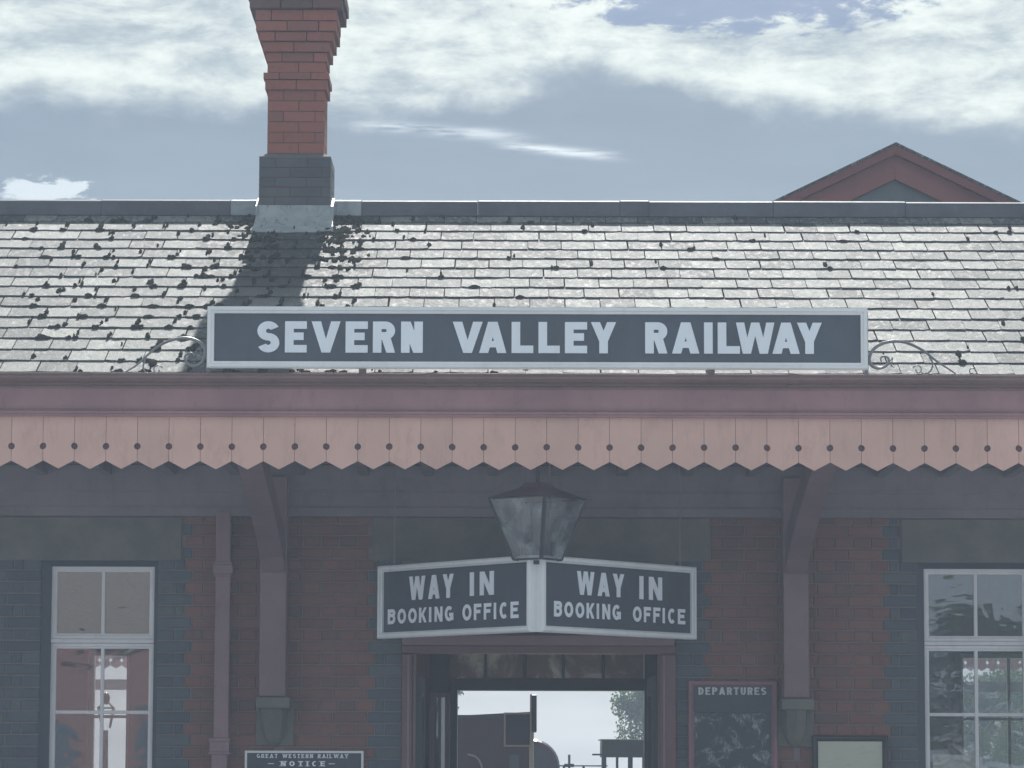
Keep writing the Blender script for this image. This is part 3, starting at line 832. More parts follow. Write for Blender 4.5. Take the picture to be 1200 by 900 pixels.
# --- rear gable rising behind the ridge
GY = 3.0
gx0, gx1, gxa = X(914, GY, 236), X(1186, GY, 236), X(1047, GY, 170); gza, gzb = Z(173, GY), Z(238, GY)
sl_ = (gza-gzb)/((gx1-gx0)/2); drop = .55
hw = (gx1-gx0)/2 + drop/sl_; gz0 = gzb - drop
gb = MB()
gb.prism([(-hw+.12, gz0-gz0-.02), (hw-.12, -.02), (hw-.12, .02), (0, gza-gz0-.055), (-hw+.12, .02)], face(gxa, GY+.06, gz0), -1.8, -.001)
gable = gb.build('rear_gable', M['maroon'], B)
def rafter(sgn, d0, d1, t0, t1, name, mt):
    # band following the verge between perpendicular drops d0..d1
    a = (sgn*hw, 0); n_v = 1
    pts = [(sgn*hw - sgn*0, -d0), (0, gza-gz0-d0), (0, gza-gz0-d1), (sgn*(hw), -d1)]
    if sgn > 0: pts = pts[::-1]
    return MB().prism(pts, face(gxa, GY, gz0), t0, t1).build(name, mt, gable, bevel=.003)
M['barge'] = paint('bargeboard_paint', (0.17, 0.045, 0.04), 0.5, 0.12, (0.06, 0.04, 0.04), 0.2)
M['barge2'] = paint('gable_board_paint', (0.27, 0.085, 0.07), 0.5, 0.12, (0.08, 0.05, 0.05), 0.2)
for s_ in (-1, 1):
    rafter(s_, 0.0, .07, .10, .16, 'verge_board', M['barge']); rafter(s_, .06, .245, .05, .08, 'bargeboard', M['barge2'])
    rafter(s_, -.02, .0005, -1.6, .17, 'gable_slates', M['slate'])
ga = gza - gz0 - .235; gw = (ga + .2) / sl_
MB().prism([(-gw, -.2), (gw, -.2), (0, ga)], face(gxa, GY, gz0), .0, .02).build('gable_glazing', paint('grey_glazing', (0.13, 0.16, 0.17), 0.25), gable)

# --- eaves: gutter, fascia, valance
g0, g1 = Z(437.5, YV-.12), Z(452, YV-.10)
def zz(py, y): return Z(py, y)
y_ = YV
prof = [(y_+.03, zz(438.5, y_-.1)), (y_-.115, zz(437.5, y_-.115)), (y_-.125, zz(439.5, y_-.12)), (y_-.115, zz(441.5, y_-.115)),
        (y_-.112, zz(444, y_-.11)), (y_-.095, zz(447.5, y_-.09)), (y_-.06, zz(450, y_-.06)), (y_-.05, zz(452.5, y_-.05)), (y_+.03, zz(452.5, y_-.05))]
# open trough
inner = [(y_+.02, zz(438.5, y_-.1)-.0), (y_+.02, zz(449, y_-.1)), (y_-.06, zz(448, y_-.1)), (y_-.10, zz(443, y_-.1)), (y_-.105, zz(438, y_-.11))]
gut = MB().extx(prof[::-1], XL-.35, XRt+.35).build('gutter', M['gutter'], B, bevel=.002)
for px in (100, 505, 930):
    x_ = X(px, y_-.1, 445); MB().extx([(a-.006 if a < y_ else a, b+(.002 if i < 3 else -.004)) for i, (a, b) in enumerate(prof)][::-1], x_-.03, x_+.03).build('gutter_union', M['gutter'], gut)
f0, f1 = zz(453, y_-.03), zz(482, y_-.03)
fas = MB().extx([(y_-.03, f0), (y_-.03, f1+.0), (y_-.045, f1-.004), (y_-.048, zz(485.5, y_-.045)), (y_-.04, zz(486, y_-.04)), (y_-.04, zz(489, y_-.04)), (y_-.022, zz(489.3, y_-.02)), (y_+.01, zz(489.3, y_-.02)), (y_+.01, f0)], XL-.35, XRt+.35)
fas.build('fascia', M['fascia'], B, bevel=.0015)
MB().box(XL-.35, XRt+.35, y_-.036, y_-.0305, zz(456.5, y_-.03), zz(454.2, y_-.03)).build('fascia_bead', M['gutter'], B)
MB().box(XL-.34, XRt+.34, y_-.036-.014, y_-.0451, zz(481.6, y_-.03), zz(480.4, y_-.03)).build('fascia_bead', M['gutter'], B)
val = MB().box(XL-.33, XRt+.33, y_+.006, y_+.05, zz(510, y_), zz(489.5, y_)-.001).build('valance', M['maroon'], B)
px0, pitch = 13.7, 37.03
bw = pitch / F * (22 + y_) ; x_0 = X(px0, y_, 524)
vt, vtip, vnotch, vh = zz(488.8, y_), zz(550.8, y_), zz(541.3, y_), zz(524.3, y_)
hr_ = 4.0 / F * 20.2
def board_mb():
    m_ = MB(); g = .0012; n = 7; hw_ = bw/2 - g
    pts = [(-hw_, vt), (-hw_, vh+hr_)]
    left = [(-bw/2 + hr_*sin(pi*i/n), vh+hr_*cos(pi*i/n)) for i in range(n+1)]
    right = [(bw/2 - hr_*sin(pi*i/n), vh+hr_*cos(pi*i/n)) for i in range(n+1)]
    # ccw outline from bottom-left, seen from the front
    out = [(0, vtip), (hw_, vnotch)] + [(min(a, hw_), b) for a, b in right[::-1]] + [(hw_, vt), (-hw_, vt)] + [(max(a, -hw_), b) for a, b in left] + [(-hw_, vnotch)]
    m_.prism(out, face(0, 0, 0), 0, .016); return m_
bme = board_mb().mesh('valance_board'); bme.materials.append(M['valance'])
nb0 = int((XL - x_0)/bw); nb1 = int((XRt - x_0)/bw)
for i in range(nb0, nb1):
    o = bpy.data.objects.new('valance_board', bme); col.objects.link(o); o.parent = val
    o.location = (x_0 + (i+.5)*bw, y_ + .004 + random.uniform(-.0005, .0005), random.uniform(-.0018, .0018))
bk = MB().box(XL-.3, XRt+.3, y_+.012, y_+.06, zz(536, y_), zz(512, y_)).build('valance_batten', M['maroon'], B)

# --- under the canopy
sof = MB().box(XL-.3, XRt+.3, y_+.062, y_+.09, zz(512, y_), zz(470, y_)).build('soffit', M['soffit'], B)
ny = 9; ya, yb = y_+.095, -.16
zs_ = Z(548, y_)+.16
for i in range(ny):
    a = ya + (yb-ya)*i/ny; b = ya + (yb-ya)*(i+1)/ny
    MB().box(XL-.29, XRt+.29, a+.003, b-.003, zs_, zs_+.02).build('soffit_board', M['soffit'], sof)
MB().box(XL-.29, XRt+.29, ya, -.02, zs_+.021, zs_+.035).build('soffit_backing', M['soffit'], sof)
for i in range(26):       # joists under the soffit
    xx = XL + .3 + i*.415
    MB().box(xx-.03, xx+.03, y_+.1, -.165, zs_-.07, zs_-.002).build('joist', M['soffit'], sof)
plz = LZ1
MB().extx([(-.014, plz), (-.10, plz), (-.10, plz+.055), (-.13, plz+.065), (-.13, plz+.15), (-.155, plz+.165), (-.155, zs_-.004), (-.014, zs_-.004)][::-1], XL-.2, XRt+.2).build('wall_plate', M['soffit'], B, bevel=.003)

# --- brackets and corbels
def bracket(pxa, pxb, topshift):
    x0, x1 = X(pxa, -.2, 760), X(pxb, -.2, 760); xc = (x0+x1)/2; hw_ = (x1-x0)/2
    zb_ = Z(817, -.2)
    post = MB().box(x0, x1, -.22, -.03, zb_, zs_-.08).build('bracket', M['bracket'], B, bevel=.008)
    # curved brace out to the fascia
    pts = []
    n = 12
    for i in range(n+1):
        t = i/n; yy = -.20 - (1.50)*t; z_ = 2.86 + (zs_-.10-2.86)*(t**.75)
        pts.append((yy, z_))
    low = [(p[0]-.02, p[1]-.02) for p in pts]; up = [(p[0]+.10, p[1]+.11) for p in pts]
    up = [(min(a, -.18), min(b, zs_-.072)) for a, b in up]
    m_ = MB(); w_ = hw_*.86
    for i in range(n):
        a, b, c, d = low[i], low[i+1], up[i+1], up[i]
        sh = lambda p: topshift * max(0, (-p[0]-.2)/1.5)
        q = [(xc-w_+sh(p), p[0], p[1]) for p in (a, b, c, d)] + [(xc+w_+sh(p), p[0], p[1]) for p in (a, b, c, d)]
        m_.raw(q, [(0,1,2,3), (7,6,5,4), (0,4,5,1), (3,2,6,7)])
    m_.build('brace', M['bracket'], post)
    # bolt
    MB().tube([(xc, -.225, zb_+.95), (xc, -.24, zb_+.95)], .016, 8).build('bolt', M['iron'], post)
    # stone corbel: cap block then a tapering rounded tongue on a back slab
    ca, cb = X(pxa-3, -.16, 820), X(pxb+5, -.16, 820)
    c_ = MB().box(ca, cb, -.245, -.001, Z(831, -.2), Z(818, -.2)).build('corbel', M['stone'], B, bevel=.006)
    MB().box(ca-.012, cb+.012, -.02, .03, Z(874, 0), Z(817, 0)).build('corbel_slab', M['stone'], c_, bevel=.004)
    za, zc_ = Z(831, -.2)-.002, Z(875, -.03)
    ring_ = []; n = 10; v = []; f = []
    for i in range(n+1):
        t = i/n; wv = hw_*.92*sqrt(max(0.0, 1-t**2.4))+.006; dv = .20*(1-t)**.8+.025
        zc = za + (zc_-za)*t
        v += [(xc-wv, -.02, zc), (xc-wv*.75, -.02-dv*.8, zc), (xc, -.02-dv, zc), (xc+wv*.75, -.02-dv*.8, zc), (xc+wv, -.02, zc)]
    for i in range(n):
        for q in range(4): f.append((i*5+q, (i+1)*5+q, (i+1)*5+q+1, i*5+q+1))
    f.append((0, 1, 2, 3, 4)); f.append(tuple(range(n*5+4, n*5-1, -1)))
    MB().raw(v, f).build('corbel_tongue', M['stone'], c_, smooth=False)
bracket(304, 335.5, -.05); bracket(918, 948, .06)

# --- downpipe
p0, p1 = X(252.5, -.06, 720), X(270, -.06, 720)
dp = MB().box(p0, p1, -.105, -.02, Z(866, -.06), LZ1+.03).build('downpipe', M['pipe'], B, bevel=.006)
MB().box(p0-.011, p1-.006, -.103, -.018, 0.12, Z(884, -.06)).build('lower_pipe', M['pipe'], dp, bevel=.006)
for ya_, yb2, e in ((663, 674, .016), (659.5, 663, .009), (674, 677, .008)): MB().box(p0-e, p1+e, -.108-e*.5, -.012, Z(yb2, -.06), Z(ya_, -.06)).build('collar', M['pipe'], dp, bevel=.004)
for ya_, yb2, e in ((866, 870, .018), (870, 882, .012), (882, 885, .018)): MB().box(p0-e-.012, p1+e-.006, -.108-e*.5, -.012, Z(yb2, -.06), Z(ya_, -.06)).build('collar', M['pipe'], dp, bevel=.004)

# --- sash windows
def sash_window(x0, x1, z1):
    Mf = face(0, 0.0, 0)
    ix0, ix1 = (X(61, .075, 700), X(181.5, .075, 700)) if x0 < 0 else (X(1082, .075, 700), X(1204, .075, 700))
    iz1 = Z(665.5, .075)
    o_ = [(x0, wz0), (x1, wz0), (x1, z1), (x0, z1)]; i_ = [(ix0, wz0+.02), (ix1, wz0+.02), (ix1, iz1), (ix0, iz1)]
    v = [(a, h, b) for q, h in ((o_, .14), (o_, .022), (i_, .045), (i_, .14)) for a, b in q]
    w_ = MB().raw(v, [(l*4+k_, l*4+(k_+1) % 4, ((l+1) % 4)*4+(k_+1) % 4, ((l+1) % 4)*4+k_) for l in range(4) for k_ in range(4)]).build('sash_window', M['panel_dark'], B)
    x0, x1, z1 = ix0, ix1, iz1
    sc = 1/181.0
    zm = Z(750, .09); z_mid1 = Z(752.5, .09)
    # upper sash (outer), lower sash (inner, set back)
    def sash(za, zb, yd, sw):
        s_ = MB().frame(face(0, yd, 0), x0, za, x1, zb, [(0, -.02), (0, .012), (sw*.55, .012), (sw*.7, .006), (sw, .004), (sw+.002, -.02)]).build('sash', M['sash'], w_)
        return s_
    xm = (x0+x1)/2; swd = .033
    sash(zm, z1, .075, swd)
    MB().box(x0, x1, .052, .12, zm-.028, zm-.002).build('meeting_rail', M['sash'], w_, bevel=.003)
    sash(wz0+.02, zm-.03, .085, swd)
    MB().box(xm-.011, xm+.011, .068, .095, zm+swd, z1-swd).build('glazing_bar', M['sash'], w_, bevel=.003)
    MB().box(xm-.011, xm+.011, .078, .105, wz0+.05, zm-.03-swd).build('glazing_bar', M['sash'], w_, bevel=.003)
    zt_, zbm = zm-.03-swd, Z(836, .09)
    zb2 = zbm - (zt_-zbm)
    for zb3 in (zbm, zb2): MB().box(x0+swd, x1-swd, .0795, .1035, zb3-.011, zb3+.011).build('glazing_bar', M['sash'], w_, bevel=.003)
    for (a, b) in ((x0+swd-.004, xm-.009), (xm+.009, x1-swd+.004)):
        MB().box(a, b, .082, .085, zm+swd-.004, z1-swd+.004).build('pane', M['glass'], w_)
        for (c, d) in ((zbm+.009, zt_+.004), (zb2+.009, zbm-.009), (wz0+.05, zb2-.009)):
            MB().box(a, b, .092, .095, c, d).build('pane', M['glass'], w_)
    MB().box(x0-.06, x1+.06, -.06, .1, wz0-.07, wz0-.001).build('sill', M['stone'], w_, bevel=.005)
    return w_
wA = sash_window(wl[0], wl[1], wz1); wB = sash_window(wr[0], wr[1], wz1)
MB().box(X(1093, .13, 885), X(1142, .13, 885), .125, .130, Z(925, .13), Z(883, .13)).build('window_card', M['paper'], wB)

# --- doorway
Mf = face(0, 0, 0)
dw = MB()
jx0, jx1 = dr
dw.box(jx0, jx1, -.05, .12, Z(766, 0), Z(757, 0))
door = dw.build('doorway', M['maroon'], B, bevel=.006)
MB().box(jx0, X(483, 0, 850), -.045, .12, .12, Z(766.3, 0)).build('door_jamb', M['maroon'], door, bevel=.01)
MB().box(X(773, 0, 850), jx1, -.045, .12, .12, Z(766.3, 0)).build('door_jamb', M['maroon'], door, bevel=.01)
for (a, b) in ((477, 479.5), (777, 779.5)): MB().box(X(a, -.05, 850), X(b, -.05, 850), -.055, -.0455, .13, Z(768, 0)).build('jamb_bead', M['pipe'], door, bevel=.003)
MB().box(jx0+.0, jx1-.01, -.075, .119, Z(756.5, -.05), Z(744, -.05)).build('head_moulding', M['pipe'], door, bevel=.008)
for (a, b) in ((484, 487), (771, 773)): MB().box(X(a, .1, 850), X(b, .1, 850), .04, .15, .12, Z(766.5, 0)).build('door_lining', M['pipe'], door)
# rear doorway screen: transom of five lights, dark beam, posts
rd = MB()
ry = YB - .02
pz = Z(809, ry)
rd.box(X(536, ry, 850)+.001, X(755, ry, 850)-.001, ry-.05, ry+.17, pz, Z(795, ry))
screen = rd.build('door_screen', M['black'], B, bevel=.004)
MB().box(rdr[0]-.12, X(526.5, ry, 850), ry-.06, ry+.18, 0.061, rdz+.05).build('screen_post', M['black'], screen, bevel=.006)
MB().box(X(526.5, ry, 850)+.001, X(536, ry, 850), ry-.055, ry+.175, 0.061, Z(795, ry)).build('screen_post', M['black'], screen, bevel=.006)
MB().box(X(755, ry, 850), rdr[1]+.16, ry-.06, ry+.18, 0.061, rdz+.05).build('screen_post', M['black'], screen, bevel=.006)
MB().box(X(536, ry, 850)-.08, X(756, ry, 850)+.001, ry-.055, ry+.10, Z(766, ry)+.0, rdz+.049).build('top_rail', M['black'], screen)
tx = [X(p, ry, 780) for p in (525, 569, 615, 660, 707, 756)]
for i in range(5):
    if i: MB().box(tx[i]-.010, tx[i]+.010, ry-.02, ry+.05, Z(795, ry), Z(766, ry)).build('mullion', M['black'], screen)
    MB().box(tx[i]+.010, tx[i+1]-.010, ry+.01, ry+.014, Z(795, ry)+.001, Z(766, ry)-.001).build('transom_pane', M['obscure'], screen)
# rear canopy glimpsed through the transom
MB().box(XL, XRt, 3.70, 4.95, 3.50, 3.55).build('rear_canopy_ceiling', M['ceiling'], B)
# open door leaf on the left, swung into the hall
def leaf_door(x, y0, y1, px_in):
    x1 = x + .045
    d_ = MB()
    d_.box(x, x1, y0, y0+.1, .13, 2.2); d_.box(x, x1, y1-.1, y1, .13, 2.2); d_.box(x, x1, y0+.1, y1-.1, 2.08, 2.2); d_.box(x, x1, y0+.1, y1-.1, .13, 1.0)
    o = d_.build('door_leaf', M['wallgreen'], B, bevel=.005)
    MB().box(x+.02, x+.025, y0+.1, y1-.1, 1.0, 2.08).build('pane', M['glass'], o)
    MB().tube([(x1+.03, y1-.06, 1.1), (x1+.03, y1-.06, 1.4)], .012, 8).build('door_handle', M['frame_gold'], o)
leaf_door(X(486, .2, 850), .16, 1.05, 0); leaf_door(X(764, .2, 850), .16, 1.05, 0)
# inner glazed screen leaf seen edge-on
i0, i1 = X(503, 2.6, 860), X(527, 2.6, 860)
il = MB().frame(face(0, 2.6, 0), i0, .07, i1, Z(812, 2.6), [(0, -.02), (0, .02), (.035, .02), (.035, -.02)]).build('inner_door', M['pipe'], B)
MB().box(i0+.033, i1-.033, 2.599, 2.602, .1, Z(812, 2.6)-.03).build('pane', M['glass'], il)
MB().box((i0+i1)/2-.012, (i0+i1)/2+.012, 2.58, 2.62, .11, Z(812, 2.6)-.036).build('glazing_bar', M['pipe'], il)

# ============================================================ NAME SIGN
SY = -1.93
nsx0, nsx1, nsz0, nsz1 = X(243, SY, 400), X(1016.5, SY, 400), Z(432.3, SY), Z(360.3, SY)
NS = empty('name_sign', ((nsx0+nsx1)/2, SY, nsz0), 'long slate blue station name sign with white capitals reading SEVERN VALLEY RAILWAY', 'sign')
Mf = face(0, SY, 0); fw = 8.0/F*20.07
MB().box(nsx0+.01, nsx1-.01, SY, SY+.022, nsz0+.01, nsz1-.01).build('panel', M['panel'], NS)
MB().frame(Mf, nsx0, nsz0, nsx1, nsz1, [(0, -.03), (0, .018), (.008, .026), (fw*.55, .026), (fw*.62, .018), (fw, .014), (fw+.001, -.005)]).build('frame', M['white'], NS)
LET = [('S',301.5,327.5),('E',334,359.5),('V',365,399),('E',405,431),('R',437,463),('N',470,495.5),
       ('V',530.5,565.5),('A',561.5,593.5),('L',599.5,625),('L',631,656),('E',662,688),('Y',692.5,722),
       ('R',756,782),('A',787.5,819.5),('I',825,835),('L',841,867),('W',862.5,907.5),('A',905,937),('Y',934,963)]
random.seed(3)
for ch, a, b in LET:
    pa, pb = onplane(a, 395, Vector((0, SY, 0)), Vector((0, 1, 0))).x, onplane(b, 395, Vector((0, SY, 0)), Vector((0, 1, 0))).x
    m_ = MB(); letter(m_, Mf, ch, pa, pb, Z(413.8, SY), Z(377.3, SY), 10.2/F*20.07, 8.9/F*20.07, .006)
    o = m_.build('letter', M['letter'], NS)
for px in (425, 833):
    xx = X(px, SY+.05, 436); MB().box(xx-.022, xx+.022, SY+.0225, SY+.06, Z(438.5, SY), nsz0+.03).build('foot', M['gutter'], NS)
    MB().tube([(xx, SY+.04, nsz1-.1), (xx, SY+.75, rp(0, .9).z+.02)], .010, 6).build('stay', M['iron'], NS)
for xx in (nsx0+.004, nsx1-.004): MB().box(xx-.012, xx+.012, SY+.0005+.03, SY+.055, Z(439, SY), nsz1-.02).build('end_post', M['iron'], NS)
# wrought iron scrolls; coordinates in photo px of each bracket
def spiral(cx, cy, r0, r1, a0, a1, n=26):
    return [(cx + (r0+(r1-r0)*i/n)*cos(R(a0+(a1-a0)*i/n)), cy - (r0+(r1-r0)*i/n)*sin(R(a0+(a1-a0)*i/n))) for i in range(n+1)]
def scroll(paths):
    m_ = MB()
    for pts, r_ in paths:
        P3 = [W(a, b, SY+.035) for a, b in pts]
        n = len(P3); rr = r_ if not isinstance(r_, tuple) else [r_[0]+(r_[1]-r_[0])*sin(pi*min(1, i/(n-1)*1.0)) for i in range(n)]
        m_.tube(P3, rr, 7)
    return m_.build('scroll_bracket', M['iron'], NS, smooth=True)
def cr(pts, n=6):
    out = []
    P_ = [pts[0]] + pts + [pts[-1]]
    for i in range(1, len(P_)-2):
        for k_ in range(n):
            t = k_/n; a, b, c, d = P_[i-1], P_[i], P_[i+1], P_[i+2]
            out.append(tuple(.5*((2*b[j]) + (-a[j]+c[j])*t + (2*a[j]-5*b[j]+4*c[j]-d[j])*t*t + (-a[j]+3*b[j]-3*c[j]+d[j])*t**3) for j in (0, 1)))
    out.append(pts[-1]); return out
px_r = .0026
scroll([
    (cr([(147, 436), (160, 428), (172, 417), (184, 407), (197, 400), (211, 396.5), (224, 397), (235, 402), (240, 409), (240, 417), (236, 425), (228, 429), (221, 427), (217, 421), (218, 416), (224, 413.5), (228, 417)]), (.0045, .0105)),
    (cr([(172, 417), (169, 424), (168, 431), (171, 438)]), .0055),
    (spiral(184.5, 433.5, 6, 1.8, 20, 380), .0038), (cr([(172, 436.5), (176, 438), (179, 436)]), .0038),
    (cr([(228, 417), (231, 409), (236, 411)]), .003)])
scroll([
    (cr([(1120, 438), (1108, 430), (1096, 422), (1085, 413), (1073, 406), (1060, 401), (1047, 400), (1034, 402.5), (1024, 409), (1019, 418), (1020, 426), (1026, 431), (1034, 431), (1041, 426), (1041, 420), (1036, 417.5), (1032, 420), (1033, 424)]), (.0045, .0105)),
    (cr([(1089, 418), (1093, 426), (1091, 434), (1086, 438)]), .0055),
    (spiral(1075.5, 433.5, 6, 1.8, 160, -200), .0038), (cr([(1086, 437), (1082, 438), (1080, 436)]), .0038),
    (spiral(1139, 435.5, 4.5, 1.8, 0, 300), .0034),
    (cr([(1040, 419), (1043, 423), (1046, 419), (1044, 431)]), .003), (cr([(1041, 426), (1048, 431)]), .003)])

# ============================================================ WAY IN SIGNS
A = W(445.5, 706, -.30); Cc = W(628.5, 696, -1.50); E_ = W(813, 706, -.30)
wz_b, wz_t = 2.425, 2.885
wz_b = (W(443, 748.5, -.30).z + W(628, 740.5, -1.5).z)/2; wz_t = (W(443, 664, -.30).z + W(628, 650.3, -1.5).z)/2
def wayin(P0, P1, texts, lab, side):
    ang = math.atan2(P1.y-P0.y, P1.x-P0.x); L = (Vector((P1.x, P1.y))-Vector((P0.x, P0.y))).length
    Ms = face(P0.x, P0.y, 0, ang); n = (Ms.to_3x3() @ Vector((0, 0, 1)))
    T = empty('way_in_sign', ((P0.x+P1.x)/2, (P0.y+P1.y)/2, wz_b), lab, 'sign', 'pair of way in signs set in a V over the doorway')
    def uv(px, py):
        p = onplane(px, py, Vector((P0.x, P0.y, 0)), n); q = Ms.inverted() @ p; return q.x, q.y
    MB().prism([(.01, wz_b+.01), (L-.01, wz_b+.01), (L-.01, wz_t-.01), (.01, wz_t-.01)], Ms, -.02, 0).build('panel', M['panel_dark'], T)
    MB().frame(Ms, 0, wz_b, L, wz_t, [(0, -.035), (0, .022), (.010, .030), (.028, .030), (.031, .018), (.038, .014), (.039, -.004)]).build('frame', M['white'], T)
    for s_, xa, xb, yt, yb3, st, th in texts:
        xm = (xa+xb)/2
        u0, _ = uv(xa, yt); u1, _ = uv(xb, yt); _, v1 = uv(xa+ (4), yt); _, v0 = uv(xa+4, yb3)
        text(T, Ms, s_, u0, u1, v0, v1, st, th, .004, .24)
    # hanger straps up to the joists
    for uu in (.12, L-.12):
        p = Ms @ Vector((uu, wz_t-.02, -.02)); MB().tube([p, Vector((p.x, p.y, zs_-.02))], .005, 6).build('hanger', M['soffit'], T)
    return T
wayin(Vector((A.x, -.30, 0)), Vector((Cc.x-.018, -1.5, 0)), [('WAY', 480, 532, 675.5, 703.2, .036, .034), ('IN', 551, 579, 670.5, 698.3, .040, .034), ('BOOKING', 455, 531.5, 714, 731.5, .021, .022), ('OFFICE', 542.5, 608, 708.2, 727.3, .021, .022)],
      'navy WAY IN BOOKING OFFICE sign on the left side of the hanging V', 0)
wayin(Vector((Cc.x+.018, -1.5, 0)), Vector((E_.x, -.30, 0)), [('WAY', 676, 731, 669.3, 697, .036, .034), ('IN', 749, 775.5, 675.2, 702.3, .040, .034), ('BOOKING', 649, 727, 704.3, 722.6, .021, .022), ('OFFICE', 741.5, 802.5, 710.5, 728.6, .021, .022)],
      'navy WAY IN BOOKING OFFICE sign on the right side of the hanging V', 1)

# ============================================================ LANTERN
lx, ly = X(630, -1.45, 600), -1.45
lzt, lzb = Z(585, ly), Z(656, ly)
LN = empty('hanging_lantern', (lx, ly, lzb), 'dark tapered glass lantern hanging under the canopy over the way in signs', 'lantern')
rt, rb = 58/F*20.5, 29/F*20.5; a0 = R(-82)
def cpt(r_, z_, i): t = a0 + i*pi/2; return Vector((lx+r_*cos(t), ly+r_*sin(t), z_))
fr = MB()
for i in range(4):
    fr.tube([cpt(rt, lzt, i), cpt(rb, lzb, i)], .013 if i == 0 else .007, 6)
    fr.tube([cpt(rt, lzt, i), cpt(rt, lzt, i+1)], .006, 6); fr.tube([cpt(rb, lzb, i), cpt(rb, lzb, i+1)], .006, 6)
fr.build('lantern_frame', M['black'], LN)
for i in range(4):
    a, b, c, d = cpt(rt*.99, lzt, i), cpt(rt*.99, lzt, i+1), cpt(rb*.99, lzb, i+1), cpt(rb*.99, lzb, i)
    MB().raw([a, b, c, d], [(3, 2, 1, 0)]).build('lantern_pane', M['lamp_glass'], LN)
cp = MB(); v = [cpt(rt*1.01, lzt+.005, i) for i in range(4)] + [cpt(rt*.4, lzt+.065, i) for i in range(4)] + [cpt(rt*.25, lzt+.10, i) for i in range(4)]
cp.raw(v, [(i, (i+1) % 4, (i+1) % 4+4, i+4) for i in range(4)] + [(i+4, (i+1) % 4+4, (i+1) % 4+8, i+8) for i in range(4)] + [(8, 9, 10, 11), (3, 2, 1, 0)])
cp.build('lantern_cap', M['maroon'], LN)
MB().tube([(lx, ly, lzt+.09), (lx, ly, zs_-.005)], .012, 8).build('lantern_rod', M['black'], LN)
MB().blob((lx, ly, lzt-.06), .03, .03, .04, None, 0, 10, 8).build('bulb', M['lamp_glass'], LN, smooth=True)
MB().box(lx-.05, lx+.05, ly-.05, ly+.05, lzb-.03, lzb-.005).tube([(lx, ly, lzb-.09), (lx, ly, lzb-.03)], .012, 8).build('lantern_base', M['black'], LN)

# ============================================================ WALL BOARDS
def at_wall(px0_, px1_, py0_, py1_, Y):
    return X(px0_, Y, py0_), X(px1_, Y, py0_), (Z(py1_, Y) if py1_ else None), Z(py0_, Y)
# notice
a, b, _, zt2 = at_wall(287, 426, 880.5, None, -.04); zb3 = zt2 - .62
NB = empty('notice_board', ((a+b)/2, -.02, zb3), 'small dark enamel notice with white border headed GREAT WESTERN RAILWAY NOTICE', 'notice')
MB().box(a+.005, b-.005, -.038, -.012, zb3+.005, zt2-.005).build('panel', M['panel_dark'], NB)
MB().frame(face(0, -.038, 0), a, zb3, b, zt2, [(0, -.03), (0, .008), (.014, .008), (.015, -.002)]).build('frame', M['white'], NB)
Mn = face(0, -.0385, 0)
text(NB, Mn, 'GREAT WESTERN RAILWAY', X(301, -.04, 887), X(408, -.04, 887), Z(889, -.04), Z(884.3, -.04), .0055, .0045, .002, .34, 0, True)
text(NB, Mn, 'NOTICE', X(329, -.04, 895), X(381, -.04, 895), Z(898.6, -.04), Z(892.6, -.04), .011, .007, .002, .5, 0, True)
for (p, q) in ((316, 323), (387, 394)): MB().prism(bar(X(p, -.04), Z(896.1, -.04), X(q, -.04), Z(895.2, -.04)), Mn, 0, .002).build('dash', M['letter'], NB)
# departures
a, b, _, zt2 = at_wall(806.5, 911, 797, None, -.06); zb3 = zt2 - 1.35
DB = empty('departures_board', ((a+b)/2, -.02, zb3), 'maroon framed board headed DEPARTURES with a pale mottled dark panel right of the doorway', 'board')
MB().frame(face(0, -.03, 0), a, zb3, b, zt2, [(0, -.025), (0, .014), (.004, .020), (.025, .020), (.029, .012), (.037, .008), (.038, -.01)]).build('frame', paint('board_frame_maroon', (0.24, 0.12, 0.14), .45), DB)
hz = Z(834, -.04)
MB().box(a+.035, b-.035, -.040, -.012, hz, zt2-.035).build('header', M['panel_dark'], DB)
MB().box(a+.035, b-.035, -.034, -.012, zb3+.035, hz-.002).build('chalkboard', M['mottled_panel'], DB)
text(DB, face(0, -.041, 0), 'DEPARTURES', X(818.5, -.04, 809), X(898, -.04, 809), Z(813.6, -.04), Z(804.8, -.04), .013, .009, .002, .22, lmat=paint('worn_cream_letter', (.62, .64, .64), .5, .15))
# poster
a, b, _, zt2 = at_wall(952, 1040.5, 861, None, -.04); zb3 = zt2 - .95
PB = empty('framed_poster', ((a+b)/2, -.02, zb3), 'black framed faded paper poster between the departures board and right window', 'poster')
MB().frame(face(0, -.03, 0), a, zb3, b, zt2, [(0, -.025), (0, .016), (.006, .022), (.021, .022), (.038, .002), (.038, -.01)]).build('frame', M['black'], PB)
MB().box(a+.037, b-.037, -.034, -.012, zb3+.03, zt2-.037).build('paper', M['paper'], PB)

